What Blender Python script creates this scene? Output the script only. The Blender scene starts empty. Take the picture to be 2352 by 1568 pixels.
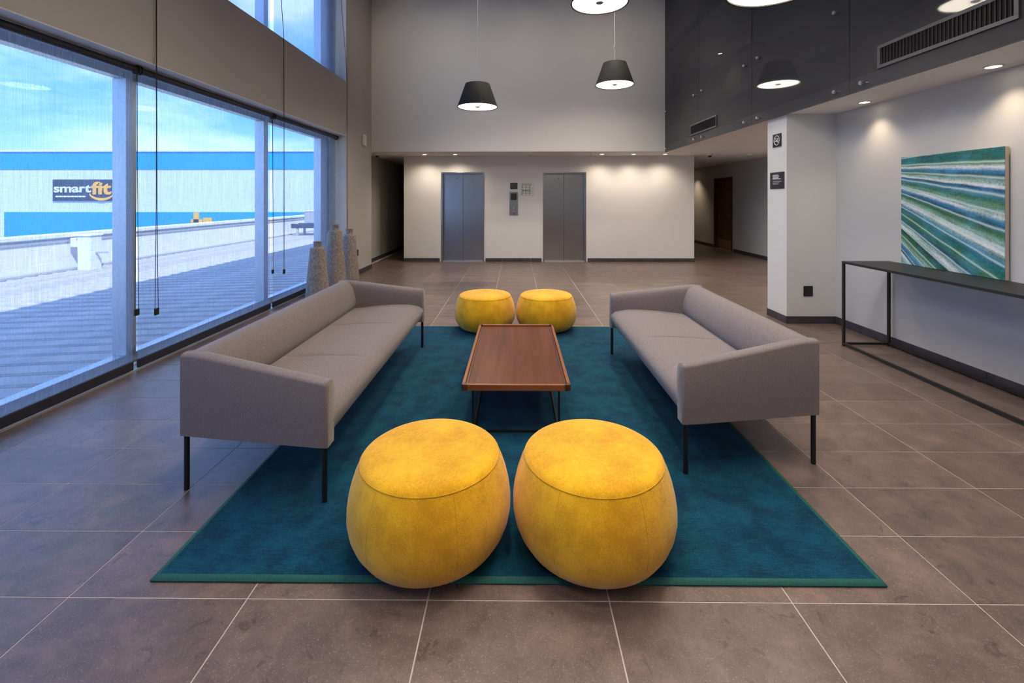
import bpy, bmesh, math, random
from mathutils import Vector, Matrix
R = random.Random(7)
PI = math.pi
scene = bpy.context.scene
C = scene.collection

# ------------------------------------------------------------------ camera
cam = bpy.data.objects.new('camera', bpy.data.cameras.new('camera'))
C.objects.link(cam)
cam.location = (0, 0, 1.45)
cam.rotation_euler = (PI / 2, 0, 0.00895)
cam.data.sensor_width = 36.0
cam.data.lens = 1040.3 / 2352 * 36
cam.data.shift_y = -327.4 / 2352
cam.data.clip_start = 0.02
scene.camera = cam

# ------------------------------------------------------------------ sky, sun, exposure
SKY = 2.45
SUN = 5.5
PENDANT = 20.0
DOWNLIGHT = 12.0
HIGH_FILL = 330.0
w = bpy.data.worlds.new('sky'); scene.world = w
w.use_nodes = True
nt = w.node_tree; nt.nodes.clear()
def N(nt, typ, **kw):
    n = nt.nodes.new(typ)
    for k, v in kw.items():
        if k in ('ins',):
            for a, b in v.items(): n.inputs[a].default_value = b
        else: setattr(n, k, v)
    return n
tc = N(nt, 'ShaderNodeTexCoord')
sp = N(nt, 'ShaderNodeSeparateXYZ'); nt.links.new(tc.outputs['Generated'], sp.inputs[0])
gr = N(nt, 'ShaderNodeValToRGB'); nt.links.new(sp.outputs['Z'], gr.inputs[0])
e = gr.color_ramp.elements
e[0].position = 0.0; e[0].color = (0.42, 0.60, 0.88, 1)
e[1].position = 0.75; e[1].color = (0.13, 0.27, 0.70, 1)
m = gr.color_ramp.elements.new(0.16); m.color = (0.10, 0.33, 0.86, 1)
mp = N(nt, 'ShaderNodeMapping'); nt.links.new(tc.outputs['Generated'], mp.inputs[0])
mp.inputs['Scale'].default_value = (1.3, 1.3, 4.0)
no = N(nt, 'ShaderNodeTexNoise', ins={'Scale': 2.6, 'Detail': 7.0, 'Roughness': 0.55}); nt.links.new(mp.outputs[0], no.inputs['Vector'])
cr = N(nt, 'ShaderNodeValToRGB'); nt.links.new(no.outputs['Fac'], cr.inputs[0])
cr.color_ramp.elements[0].position = 0.42; cr.color_ramp.elements[1].position = 0.66
cr.color_ramp.elements[1].color = (0.8, 0.8, 0.8, 1)
mx = N(nt, 'ShaderNodeMix', data_type='RGBA'); nt.links.new(cr.outputs[0], mx.inputs['Factor'])
nt.links.new(gr.outputs[0], mx.inputs['A']); mx.inputs['B'].default_value = (0.60, 0.70, 0.85, 1)
bg = N(nt, 'ShaderNodeBackground', ins={'Strength': SKY}); nt.links.new(mx.outputs['Result'], bg.inputs['Color'])
wo = N(nt, 'ShaderNodeOutputWorld'); nt.links.new(bg.outputs[0], wo.inputs[0])

sun = bpy.data.objects.new('sun', bpy.data.lights.new('sun', 'SUN')); C.objects.link(sun)
sun.data.energy = SUN; sun.data.angle = 0.01; sun.data.color = (1.0, 0.98, 0.95)
sun.rotation_euler = Vector((0.535, -0.6, 1.0)).to_track_quat('Z', 'Y').to_euler()
sun.location = (20, -16, 32)

vs = scene.view_settings
vs.view_transform = 'Standard'; vs.look = 'None'; vs.exposure = 0.3; vs.gamma = 1.0
vs.use_curve_mapping = False
scene.display_settings.display_device = 'sRGB'
scene.cycles.use_denoising = True
scene.cycles.use_adaptive_sampling = True
scene.cycles.adaptive_threshold = 0.08
scene.cycles.adaptive_min_samples = 16
scene.cycles.max_bounces = 5
scene.cycles.diffuse_bounces = 3
scene.cycles.glossy_bounces = 3
scene.cycles.transparent_max_bounces = 10
scene.cycles.sample_clamp_indirect = 6.0
scene.cycles.caustics_reflective = False
scene.cycles.caustics_refractive = False

# ------------------------------------------------------------------ materials
MATS = {}
def srgb(r, g, b):
    f = lambda c: (c / 255 / 12.92) if c / 255 <= 0.04045 else ((c / 255 + 0.055) / 1.055) ** 2.4
    return (f(r), f(g), f(b), 1)
def base(name):
    mt = bpy.data.materials.new(name); mt.use_nodes = True
    t = mt.node_tree; b = t.nodes['Principled BSDF']
    MATS[name] = mt
    return mt, t, b
def plain(name, col, rough=0.5, metal=0.0, spec=0.5, coat=0.0, noise=0.0, scale=6.0, bump=0.0, bscale=60.0, sheen=0.0):
    mt, t, b = base(name)
    b.inputs['Roughness'].default_value = rough; b.inputs['Metallic'].default_value = metal
    b.inputs['Specular IOR Level'].default_value = spec; b.inputs['Coat Weight'].default_value = coat
    b.inputs['Sheen Weight'].default_value = sheen
    tcn = N(t, 'ShaderNodeTexCoord')
    nz = N(t, 'ShaderNodeTexNoise', ins={'Scale': scale, 'Detail': 6.0}); t.links.new(tcn.outputs['Object'], nz.inputs['Vector'])
    r = N(t, 'ShaderNodeValToRGB'); t.links.new(nz.outputs['Fac'], r.inputs[0])
    r.color_ramp.elements[0].position = 0.3; r.color_ramp.elements[1].position = 0.7
    k = noise
    r.color_ramp.elements[0].color = tuple(c * (1 - k) for c in col[:3]) + (1,)
    r.color_ramp.elements[1].color = tuple(min(1, c * (1 + k)) for c in col[:3]) + (1,)
    t.links.new(r.outputs[0], b.inputs['Base Color'])
    if bump > 0:
        n2 = N(t, 'ShaderNodeTexNoise', ins={'Scale': bscale, 'Detail': 4.0}); t.links.new(tcn.outputs['Object'], n2.inputs['Vector'])
        bp = N(t, 'ShaderNodeBump', ins={'Strength': bump, 'Distance': 0.004}); t.links.new(n2.outputs['Fac'], bp.inputs['Height'])
        t.links.new(bp.outputs[0], b.inputs['Normal'])
    return mt
def emit(name, col, s):
    mt, t, b = base(name)
    b.inputs['Base Color'].default_value = col
    b.inputs['Emission Color'].default_value = col
    b.inputs['Emission Strength'].default_value = s
    return mt

plain('paint', (0.50, 0.475, 0.455, 1), 0.75, noise=0.02, scale=1.5, bump=0.03, bscale=90)
plain('paint_pale', (0.72, 0.695, 0.66, 1), 0.75, noise=0.015, scale=1.5, bump=0.03, bscale=90)
plain('paint_mid', (0.60, 0.580, 0.555, 1), 0.75, noise=0.015, scale=1.5, bump=0.03, bscale=90)
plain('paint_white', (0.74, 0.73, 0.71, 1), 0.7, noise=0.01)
plain('ceiling_paint', (0.86, 0.85, 0.83, 1), 0.8, noise=0.01)
plain('grout', (0.52, 0.46, 0.42, 1), 0.85, noise=0.1, scale=20)
plain('skirting_tile', (0.055, 0.052, 0.062, 1), 0.42, noise=0.25, scale=8)
plain('black_steel', (0.012, 0.012, 0.014, 1), 0.45, metal=0.3, noise=0.05)
plain('console_steel', (0.022, 0.022, 0.023, 1), 0.5, metal=0.2, noise=0.1)
plain('aluminium', (0.55, 0.57, 0.60, 1), 0.38, metal=0.85, noise=0.04)
plain('dark_aluminium', (0.035, 0.037, 0.05, 1), 0.45, metal=0.3, noise=0.05)
plain('chrome', (0.75, 0.75, 0.76, 1), 0.14, metal=1.0)
plain('plastic_white', (0.75, 0.74, 0.72, 1), 0.4)
plain('plastic_black', (0.012, 0.012, 0.013, 1), 0.35)
plain('sign_black', (0.018, 0.019, 0.021, 1), 0.4)
plain('print_white', (0.75, 0.75, 0.75, 1), 0.6)
plain('print_black', (0.02, 0.02, 0.02, 1), 0.6)
plain('plate_ivory', (0.62, 0.63, 0.56, 1), 0.35)
def panel_glass():
    mt, t, b = base('panel_glass')
    b.inputs['Base Color'].default_value = (0.080, 0.080, 0.084, 1); b.inputs['Roughness'].default_value = 0.04
    tr = N(t, 'ShaderNodeBsdfTransparent'); tr.inputs[0].default_value = (0.75, 0.76, 0.78, 1)
    mi = N(t, 'ShaderNodeMixShader'); mi.inputs[0].default_value = 0.42
    t.links.new(b.outputs[0], mi.inputs[1]); t.links.new(tr.outputs[0], mi.inputs[2])
    t.links.new(mi.outputs[0], t.nodes['Material Output'].inputs[0])
panel_glass()
plain('backing_dark', (0.03, 0.03, 0.032, 1), 0.7)
plain('vent_metal', (0.085, 0.085, 0.092, 1), 0.55)
plain('vent_slat', (0.018, 0.018, 0.020, 1), 0.6)
plain('vent_dark', (0.004, 0.004, 0.004, 1), 0.9)
plain('shade_black', (0.011, 0.0095, 0.0085, 1), 0.8, noise=0.15, scale=40, bump=0.15, bscale=500)
plain('shade_lining', (0.72, 0.66, 0.55, 1), 0.7)
plain('cord_white', (0.70, 0.68, 0.68, 1), 0.5)
plain('cord_black', (0.010, 0.010, 0.012, 1), 0.6)
plain('rug_binding', (0.006, 0.085, 0.072, 1), 0.8, noise=0.2, scale=120, bump=0.4, bscale=500)
plain('outdoor_white', (0.82, 0.82, 0.82, 1), 0.7, noise=0.03)
plain('outdoor_grey', (0.42, 0.43, 0.44, 1), 0.7, noise=0.08)
plain('facade_white', (0.66, 0.72, 0.78, 1), 0.7, noise=0.03, scale=0.4)
plain('facade_blue', (0.0, 0.33, 0.80, 1), 0.6, noise=0.05, scale=0.5)
plain('sign_navy', (0.02, 0.02, 0.035, 1), 0.5)
plain('sign_yellow', (0.95, 0.45, 0.01, 1), 0.5)
plain('deck_board', (0.47, 0.44, 0.41, 1), 0.65, noise=0.18, scale=3.0)
plain('deck_gap', (0.10, 0.10, 0.11, 1), 0.9)
plain('street', (0.20, 0.20, 0.20, 1), 0.9, noise=0.1)
plain('roofing', (0.35, 0.35, 0.35, 1), 0.9)
emit('diffuser', (1.0, 0.90, 0.74, 1), PENDANT)
emit('lamp_lens', (1.0, 0.88, 0.68, 1), 8.0)

# fabric with fine weave
def fabric(name, c1, c2, sheen=0.25, vs_=230.0, mott=0.0):
    mt, t, b = base(name)
    b.inputs['Roughness'].default_value = 0.92; b.inputs['Sheen Weight'].default_value = sheen
    b.inputs['Specular IOR Level'].default_value = 0.15
    tcn = N(t, 'ShaderNodeTexCoord')
    n1 = N(t, 'ShaderNodeTexNoise', ins={'Scale': vs_, 'Detail': 2.0}); t.links.new(tcn.outputs['Object'], n1.inputs['Vector'])
    ma = N(t, 'ShaderNodeMapping'); ma.inputs['Scale'].default_value = (0.12, 1, 1)
    t.links.new(tcn.outputs['Object'], ma.inputs[0])
    n2 = N(t, 'ShaderNodeTexNoise', ins={'Scale': vs_ * 1.5, 'Detail': 2.0}); t.links.new(ma.outputs[0], n2.inputs['Vector'])
    n3 = N(t, 'ShaderNodeTexNoise', ins={'Scale': 7.0, 'Detail': 7.0, 'Roughness': 0.65}); t.links.new(tcn.outputs['Object'], n3.inputs['Vector'])
    ad = N(t, 'ShaderNodeMath', operation='ADD'); t.links.new(n1.outputs['Fac'], ad.inputs[0]); t.links.new(n2.outputs['Fac'], ad.inputs[1])
    mu = N(t, 'ShaderNodeMath', operation='MULTIPLY_ADD'); t.links.new(n3.outputs['Fac'], mu.inputs[0]); mu.inputs[1].default_value = 2 * mott
    t.links.new(ad.outputs[0], mu.inputs[2])
    r = N(t, 'ShaderNodeMapRange', ins={'From Min': 0.7 + mott, 'From Max': 1.3 + mott}); t.links.new(mu.outputs[0], r.inputs['Value'])
    mxx = N(t, 'ShaderNodeMix', data_type='RGBA'); t.links.new(r.outputs[0], mxx.inputs['Factor'])
    mxx.inputs['A'].default_value = c1; mxx.inputs['B'].default_value = c2
    t.links.new(mxx.outputs['Result'], b.inputs['Base Color'])
    bp = N(t, 'ShaderNodeBump', ins={'Strength': 0.25, 'Distance': 0.002}); t.links.new(ad.outputs[0], bp.inputs['Height'])
    t.links.new(bp.outputs[0], b.inputs['Normal'])
    return mt
fabric('sofa_fabric', (0.148, 0.121, 0.121, 1), (0.258, 0.213, 0.208, 1))
fabric('velvet_yellow', (0.62, 0.295, 0.006, 1), (0.90, 0.485, 0.016, 1), 0.25, 300.0, 0.95)
fabric('velvet_seam', (0.50, 0.26, 0.006, 1), (0.64, 0.35, 0.012, 1), 0.2, 300.0, 0.3)
fabric('rug_pile', (0.0004, 0.024, 0.052, 1), (0.0015, 0.062, 0.105, 1), 0.05, 160.0, 0.9)

# floor tile: slate-look porcelain
def tile_mat():
    mt, t, b = base('floor_tile')
    tcn = N(t, 'ShaderNodeTexCoord'); oi = N(t, 'ShaderNodeObjectInfo')
    ml = N(t, 'ShaderNodeMath', operation='MULTIPLY'); ml.inputs[1].default_value = 37.0; t.links.new(oi.outputs['Random'], ml.inputs[0])
    ad = N(t, 'ShaderNodeVectorMath', operation='ADD'); t.links.new(tcn.outputs['Object'], ad.inputs[0]); t.links.new(ml.outputs[0], ad.inputs[1])
    n1 = N(t, 'ShaderNodeTexNoise', ins={'Scale': 7.0, 'Detail': 12.0, 'Roughness': 0.72, 'Distortion': 0.35}); t.links.new(ad.outputs[0], n1.inputs['Vector'])
    n2 = N(t, 'ShaderNodeTexNoise', ins={'Scale': 180.0, 'Detail': 2.0}); t.links.new(ad.outputs[0], n2.inputs['Vector'])
    n3 = N(t, 'ShaderNodeTexNoise', ins={'Scale': 11.0, 'Detail': 10.0, 'Roughness': 0.74, 'Distortion': 1.0}); t.links.new(ad.outputs[0], n3.inputs['Vector'])
    r = N(t, 'ShaderNodeValToRGB'); t.links.new(n1.outputs['Fac'], r.inputs[0])
    el = r.color_ramp.elements
    el[0].position = 0.30; el[0].color = (0.080, 0.057, 0.050, 1)
    el[1].position = 0.68; el[1].color = (0.185, 0.122, 0.096, 1)
    k = el.new(0.5); k.color = (0.126, 0.087, 0.073, 1)
    sp2 = N(t, 'ShaderNodeMapRange', ins={'From Min': 0.58, 'From Max': 0.72, 'To Min': 0.0, 'To Max': 0.42}); t.links.new(n2.outputs['Fac'], sp2.inputs['Value'])
    m1 = N(t, 'ShaderNodeMix', data_type='RGBA'); t.links.new(sp2.outputs[0], m1.inputs['Factor']); t.links.new(r.outputs[0], m1.inputs['A']); m1.inputs['B'].default_value = (0.34, 0.29, 0.26, 1)
    cr2 = N(t, 'ShaderNodeMapRange', ins={'From Min': 0.36, 'From Max': 0.42, 'To Min': 0.60, 'To Max': 1.0}); t.links.new(n3.outputs['Fac'], cr2.inputs['Value'])
    m2 = N(t, 'ShaderNodeMix', data_type='RGBA', blend_type='MULTIPLY'); m2.inputs['Factor'].default_value = 1.0
    t.links.new(m1.outputs['Result'], m2.inputs['A']); t.links.new(cr2.outputs[0], m2.inputs['B'])
    br = N(t, 'ShaderNodeMapRange', ins={'To Min': 0.98, 'To Max': 1.26}); t.links.new(oi.outputs['Random'], br.inputs['Value'])
    m3 = N(t, 'ShaderNodeMix', data_type='RGBA', blend_type='MULTIPLY'); m3.inputs['Factor'].default_value = 1.0
    t.links.new(m2.outputs['Result'], m3.inputs['A']); t.links.new(br.outputs[0], m3.inputs['B'])
    t.links.new(m3.outputs['Result'], b.inputs['Base Color'])
    rr = N(t, 'ShaderNodeMapRange', ins={'To Min': 0.26, 'To Max': 0.44}); t.links.new(n3.outputs['Fac'], rr.inputs['Value'])
    t.links.new(rr.outputs[0], b.inputs['Roughness'])
    bp = N(t, 'ShaderNodeBump', ins={'Strength': 0.3, 'Distance': 0.003}); t.links.new(n3.outputs['Fac'], bp.inputs['Height'])
    t.links.new(bp.outputs[0], b.inputs['Normal'])
    b.inputs['Specular IOR Level'].default_value = 0.65
tile_mat()

def wood(name, c1, c2, c3, rough=0.32, axis=1, sc=1.0):
    mt, t, b = base(name)
    tcn = N(t, 'ShaderNodeTexCoord'); ma = N(t, 'ShaderNodeMapping')
    s = [14.0 * sc, 14.0 * sc, 14.0 * sc]; s[axis] = 0.9 * sc
    ma.inputs['Scale'].default_value = s
    t.links.new(tcn.outputs['Object'], ma.inputs[0])
    n1 = N(t, 'ShaderNodeTexNoise', ins={'Scale': 1.0, 'Detail': 9.0, 'Roughness': 0.6, 'Distortion': 0.6}); t.links.new(ma.outputs[0], n1.inputs['Vector'])
    n2 = N(t, 'ShaderNodeTexNoise', ins={'Scale': 9.0, 'Detail': 4.0}); t.links.new(ma.outputs[0], n2.inputs['Vector'])
    ad = N(t, 'ShaderNodeMath', operation='MULTIPLY_ADD'); t.links.new(n2.outputs['Fac'], ad.inputs[0]); ad.inputs[1].default_value = 0.3; t.links.new(n1.outputs['Fac'], ad.inputs[2])
    r = N(t, 'ShaderNodeValToRGB'); t.links.new(ad.outputs[0], r.inputs[0])
    r.color_ramp.elements[0].position = 0.42; r.color_ramp.elements[0].color = c1
    r.color_ramp.elements[1].position = 0.9; r.color_ramp.elements[1].color = c3
    k = r.color_ramp.elements.new(0.65); k.color = c2
    t.links.new(r.outputs[0], b.inputs['Base Color'])
    b.inputs['Roughness'].default_value = rough
wood('walnut', (0.085, 0.024, 0.011, 1), (0.128, 0.038, 0.018, 1), (0.165, 0.057, 0.029, 1), rough=0.38)
MATS['walnut'].node_tree.nodes['Principled BSDF'].inputs['Specular IOR Level'].default_value = 0.22
wood('walnut_rim', (0.19, 0.055, 0.016, 1), (0.27, 0.085, 0.026, 1), (0.33, 0.115, 0.040, 1), axis=1)
wood('walnut_rim_cross', (0.19, 0.055, 0.016, 1), (0.27, 0.085, 0.026, 1), (0.33, 0.115, 0.040, 1), axis=0)
wood('walnut_dark', (0.055, 0.018, 0.010, 1), (0.085, 0.027, 0.014, 1), (0.11, 0.038, 0.019, 1))
wood('door_wood', (0.10, 0.040, 0.014, 1), (0.145, 0.060, 0.021, 1), (0.18, 0.080, 0.030, 1), rough=0.45, axis=2, sc=0.6)
wood('canvas_edge', (0.62, 0.50, 0.38, 1), (0.68, 0.56, 0.43, 1), (0.72, 0.60, 0.47, 1), rough=0.7, axis=2)

def brushed(name, col, rough):
    mt, t, b = base(name)
    b.inputs['Metallic'].default_value = 1.0
    tcn = N(t, 'ShaderNodeTexCoord'); ma = N(t, 'ShaderNodeMapping'); ma.inputs['Scale'].default_value = (900, 900, 8)
    t.links.new(tcn.outputs['Object'], ma.inputs[0])
    n1 = N(t, 'ShaderNodeTexNoise', ins={'Scale': 1.0, 'Detail': 2.0}); t.links.new(ma.outputs[0], n1.inputs['Vector'])
    r = N(t, 'ShaderNodeMapRange', ins={'To Min': rough - 0.02, 'To Max': rough + 0.02}); t.links.new(n1.outputs['Fac'], r.inputs['Value'])
    t.links.new(r.outputs[0], b.inputs['Roughness'])
    b.inputs['Base Color'].default_value = col
    b.inputs['Anisotropic'].default_value = 0.5
brushed('steel_brushed', (0.40, 0.405, 0.42, 1), 0.24)
brushed('brass_brushed', (0.52, 0.40, 0.22, 1), 0.35)

def vase_mat():
    mt, t, b = base('vase_glaze')
    tcn = N(t, 'ShaderNodeTexCoord'); ma = N(t, 'ShaderNodeMapping'); ma.inputs['Scale'].default_value = (1, 1, 0.45)
    t.links.new(tcn.outputs['Object'], ma.inputs[0])
    n1 = N(t, 'ShaderNodeTexNoise', ins={'Scale': 85.0, 'Detail': 8.0, 'Roughness': 0.7}); t.links.new(ma.outputs[0], n1.inputs['Vector'])
    r = N(t, 'ShaderNodeValToRGB'); t.links.new(n1.outputs['Fac'], r.inputs[0])
    el = r.color_ramp.elements
    el[0].position = 0.36; el[0].color = (0.17, 0.135, 0.12, 1)
    el[1].position = 0.68; el[1].color = (0.66, 0.58, 0.52, 1)
    k = el.new(0.55); k.color = (0.31, 0.255, 0.225, 1)
    t.links.new(r.outputs[0], b.inputs['Base Color']); b.inputs['Roughness'].default_value = 0.55
    bp = N(t, 'ShaderNodeBump', ins={'Strength': 0.35, 'Distance': 0.003}); t.links.new(n1.outputs['Fac'], bp.inputs['Height'])
    t.links.new(bp.outputs[0], b.inputs['Normal'])
vase_mat()

def glass_pane():
    mt, t, b = base('window_glass'); t.nodes.remove(b)
    tr = N(t, 'ShaderNodeBsdfTransparent'); tr.inputs[0].default_value = (0.93, 0.96, 0.97, 1)
    gl = N(t, 'ShaderNodeBsdfGlossy', ins={'Roughness': 0.02})
    lw = N(t, 'ShaderNodeLayerWeight', ins={'Blend': 0.5})
    pw = N(t, 'ShaderNodeMath', operation='POWER'); t.links.new(lw.outputs['Facing'], pw.inputs[0]); pw.inputs[1].default_value = 5.0
    fr = N(t, 'ShaderNodeMapRange', ins={'To Min': 0.02, 'To Max': 0.4}); t.links.new(pw.outputs[0], fr.inputs['Value'])
    mi = N(t, 'ShaderNodeMixShader'); t.links.new(fr.outputs[0], mi.inputs[0]); t.links.new(tr.outputs[0], mi.inputs[1]); t.links.new(gl.outputs[0], mi.inputs[2])
    t.links.new(mi.outputs[0], t.nodes['Material Output'].inputs[0])
glass_pane()
def blind_mat(name, open_lo, open_hi):
    mt, t, b = base(name); t.nodes.remove(b)
    tcn = N(t, 'ShaderNodeTexCoord')
    ma = N(t, 'ShaderNodeMapping'); ma.inputs['Scale'].default_value = (1, 160, 2.2); t.links.new(tcn.outputs['Object'], ma.inputs[0])
    n1 = N(t, 'ShaderNodeTexNoise', ins={'Scale': 1.0, 'Detail': 3.0, 'Roughness': 0.6}); t.links.new(ma.outputs[0], n1.inputs['Vector'])
    mb = N(t, 'ShaderNodeMapping'); mb.inputs['Scale'].default_value = (1, 5, 220); t.links.new(tcn.outputs['Object'], mb.inputs[0])
    n2 = N(t, 'ShaderNodeTexNoise', ins={'Scale': 1.0, 'Detail': 2.0}); t.links.new(mb.outputs[0], n2.inputs['Vector'])
    ad = N(t, 'ShaderNodeMath', operation='MULTIPLY_ADD'); t.links.new(n2.outputs['Fac'], ad.inputs[0]); ad.inputs[1].default_value = 0.35; t.links.new(n1.outputs['Fac'], ad.inputs[2])
    r = N(t, 'ShaderNodeMapRange', ins={'From Min': 0.50, 'From Max': 0.85, 'To Min': open_lo, 'To Max': open_hi}); t.links.new(ad.outputs[0], r.inputs['Value'])
    tr = N(t, 'ShaderNodeBsdfTransparent'); tr.inputs[0].default_value = (0.86, 0.93, 1.0, 1)
    df = N(t, 'ShaderNodeBsdfDiffuse'); df.inputs[0].default_value = (0.30, 0.34, 0.44, 1)
    tl = N(t, 'ShaderNodeBsdfTranslucent'); tl.inputs[0].default_value = (0.50, 0.64, 0.92, 1)
    m1 = N(t, 'ShaderNodeMixShader'); m1.inputs[0].default_value = 0.6; t.links.new(df.outputs[0], m1.inputs[1]); t.links.new(tl.outputs[0], m1.inputs[2])
    m2 = N(t, 'ShaderNodeMixShader'); t.links.new(r.outputs[0], m2.inputs[0]); t.links.new(m1.outputs[0], m2.inputs[1]); t.links.new(tr.outputs[0], m2.inputs[2])
    t.links.new(m2.outputs[0], t.nodes['Material Output'].inputs[0])
blind_mat('blind_screen', 0.56, 0.80)
blind_mat('blind_screen_dense', 0.34, 0.58)

def palm_print():
    # fan of leaf folds: colour depends on the slope of the ray from the fan's foot (object coords: y 0..W to the left, z 0..H)
    mt, t, b = base('palm_print')
    tcn = N(t, 'ShaderNodeTexCoord'); s = N(t, 'ShaderNodeSeparateXYZ'); t.links.new(tcn.outputs['Object'], s.inputs[0])
    def M(op, a, bb=None, c=None):
        n = N(t, 'ShaderNodeMath', operation=op)
        for i, v in enumerate((a, bb, c)):
            if v is None: continue
            if isinstance(v, (int, float)): n.inputs[i].default_value = v
            else: t.links.new(v, n.inputs[i])
        return n.outputs[0]
    nz = N(t, 'ShaderNodeTexNoise', ins={'Scale': 3.0, 'Detail': 4.0}); t.links.new(tcn.outputs['Object'], nz.inputs['Vector'])
    sx = M('DIVIDE', s.outputs['Y'], -0.915)          # 0 left edge .. 1 right edge
    q = s.outputs['Z']
    slope = M('DIVIDE', M('SUBTRACT', q, 0.964), M('ADD', sx, 0.985))
    wob = M('MULTIPLY_ADD', nz.outputs['Fac'], 0.022, -0.011)
    sl = M('ADD', slope, wob)
    f = M('MULTIPLY_ADD', sl, 1.0 / 1.05, 1.0)         # slope -1.05..0 -> 0..1
    r = N(t, 'ShaderNodeValToRGB'); t.links.new(f, r.inputs[0])
    stops = []
    white = (0.80, 0.84, 0.86, 1)
    navy = (0.010, 0.075, 0.16, 1); blue = (0.045, 0.22, 0.42, 1); teal = (0.010, 0.13, 0.13, 1); green = (0.04, 0.17, 0.075, 1); pale = (0.30, 0.48, 0.42, 1); dark = (0.004, 0.055, 0.055, 1)
    seq = [(-1.05, blue), (-0.90, pale), (-0.875, white), (-0.855, navy), (-0.80, blue), (-0.76, pale), (-0.70, green), (-0.645, dark), (-0.615, white), (-0.59, pale), (-0.56, navy), (-0.52, green),
           (-0.46, teal), (-0.425, blue), (-0.402, pale), (-0.39, white), (-0.36, pale), (-0.325, green), (-0.290, navy), (-0.268, blue), (-0.252, white), (-0.24, pale), (-0.20, green), (-0.165, blue), (-0.146, navy),
           (-0.138, white), (-0.12, pale), (-0.10, dark), (-0.072, blue), (-0.057, white), (-0.04, green), (-0.012, teal)]
    cr_ = r.color_ramp
    for i, (mm, cc) in enumerate(seq):
        p = 1 + mm / 1.05
        if i < 2: el = cr_.elements[i]; el.position = p
        else: el = cr_.elements.new(p)
        el.color = cc
    # brush texture along the rays
    cb = N(t, 'ShaderNodeCombineXYZ'); t.links.new(M('MULTIPLY', sl, 60.0), cb.inputs[0]); t.links.new(M('MULTIPLY', sx, 5.0), cb.inputs[1])
    n2 = N(t, 'ShaderNodeTexNoise', ins={'Scale': 1.0, 'Detail': 6.0, 'Roughness': 0.65}); t.links.new(cb.outputs[0], n2.inputs['Vector'])
    cb2 = N(t, 'ShaderNodeCombineXYZ'); t.links.new(M('MULTIPLY', sl, 10.0), cb2.inputs[0]); t.links.new(M('MULTIPLY', sx, 2.2), cb2.inputs[1])
    n3 = N(t, 'ShaderNodeTexNoise', ins={'Scale': 1.0, 'Detail': 3.0}); t.links.new(cb2.outputs[0], n3.inputs['Vector'])
    mA = N(t, 'ShaderNodeMix', data_type='RGBA'); rA = N(t, 'ShaderNodeMapRange', ins={'From Min': 0.48, 'From Max': 0.72, 'To Max': 0.45}); t.links.new(n3.outputs['Fac'], rA.inputs['Value'])
    t.links.new(rA.outputs[0], mA.inputs['Factor']); t.links.new(r.outputs[0], mA.inputs['A']); mA.inputs['B'].default_value = (0.05, 0.20, 0.09, 1)
    n4 = N(t, 'ShaderNodeTexNoise', ins={'Scale': 55.0, 'Detail': 6.0, 'Roughness': 0.75}); t.links.new(tcn.outputs['Object'], n4.inputs['Vector'])
    mB = N(t, 'ShaderNodeMix', data_type='RGBA', blend_type='OVERLAY'); mB.inputs['Factor'].default_value = 0.55
    sm = M('MULTIPLY_ADD', n4.outputs['Fac'], 0.5, M('MULTIPLY', n2.outputs['Fac'], 0.5))
    t.links.new(mA.outputs['Result'], mB.inputs['A'])
    rB = N(t, 'ShaderNodeMapRange', ins={'From Min': 0.38, 'From Max': 0.58}); t.links.new(sm, rB.inputs['Value'])
    t.links.new(rB.outputs[0], mB.inputs['B'])
    fine = M('MULTIPLY_ADD', M('POWER', M('ABSOLUTE', M('SINE', M('MULTIPLY', sl, 47.0))), 30.0), 0.8, 0.0)
    mC = N(t, 'ShaderNodeMix', data_type='RGBA'); t.links.new(fine, mC.inputs['Factor']); t.links.new(mB.outputs['Result'], mC.inputs['A']); mC.inputs['B'].default_value = (0.62, 0.78, 0.74, 1)
    n5 = N(t, 'ShaderNodeTexNoise', ins={'Scale': 5.0, 'Detail': 3.0}); t.links.new(tcn.outputs['Object'], n5.inputs['Vector'])
    rC = N(t, 'ShaderNodeMapRange', ins={'From Min': 0.50, 'From Max': 0.68, 'To Max': 0.5}); t.links.new(n5.outputs['Fac'], rC.inputs['Value'])
    mD = N(t, 'ShaderNodeMix', data_type='RGBA', blend_type='SCREEN'); t.links.new(rC.outputs[0], mD.inputs['Factor']); t.links.new(mC.outputs['Result'], mD.inputs['A']); mD.inputs['B'].default_value = (0.06, 0.22, 0.42, 1)
    t.links.new(mD.outputs['Result'], b.inputs['Base Color']); b.inputs['Roughness'].default_value = 0.45
palm_print()

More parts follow.
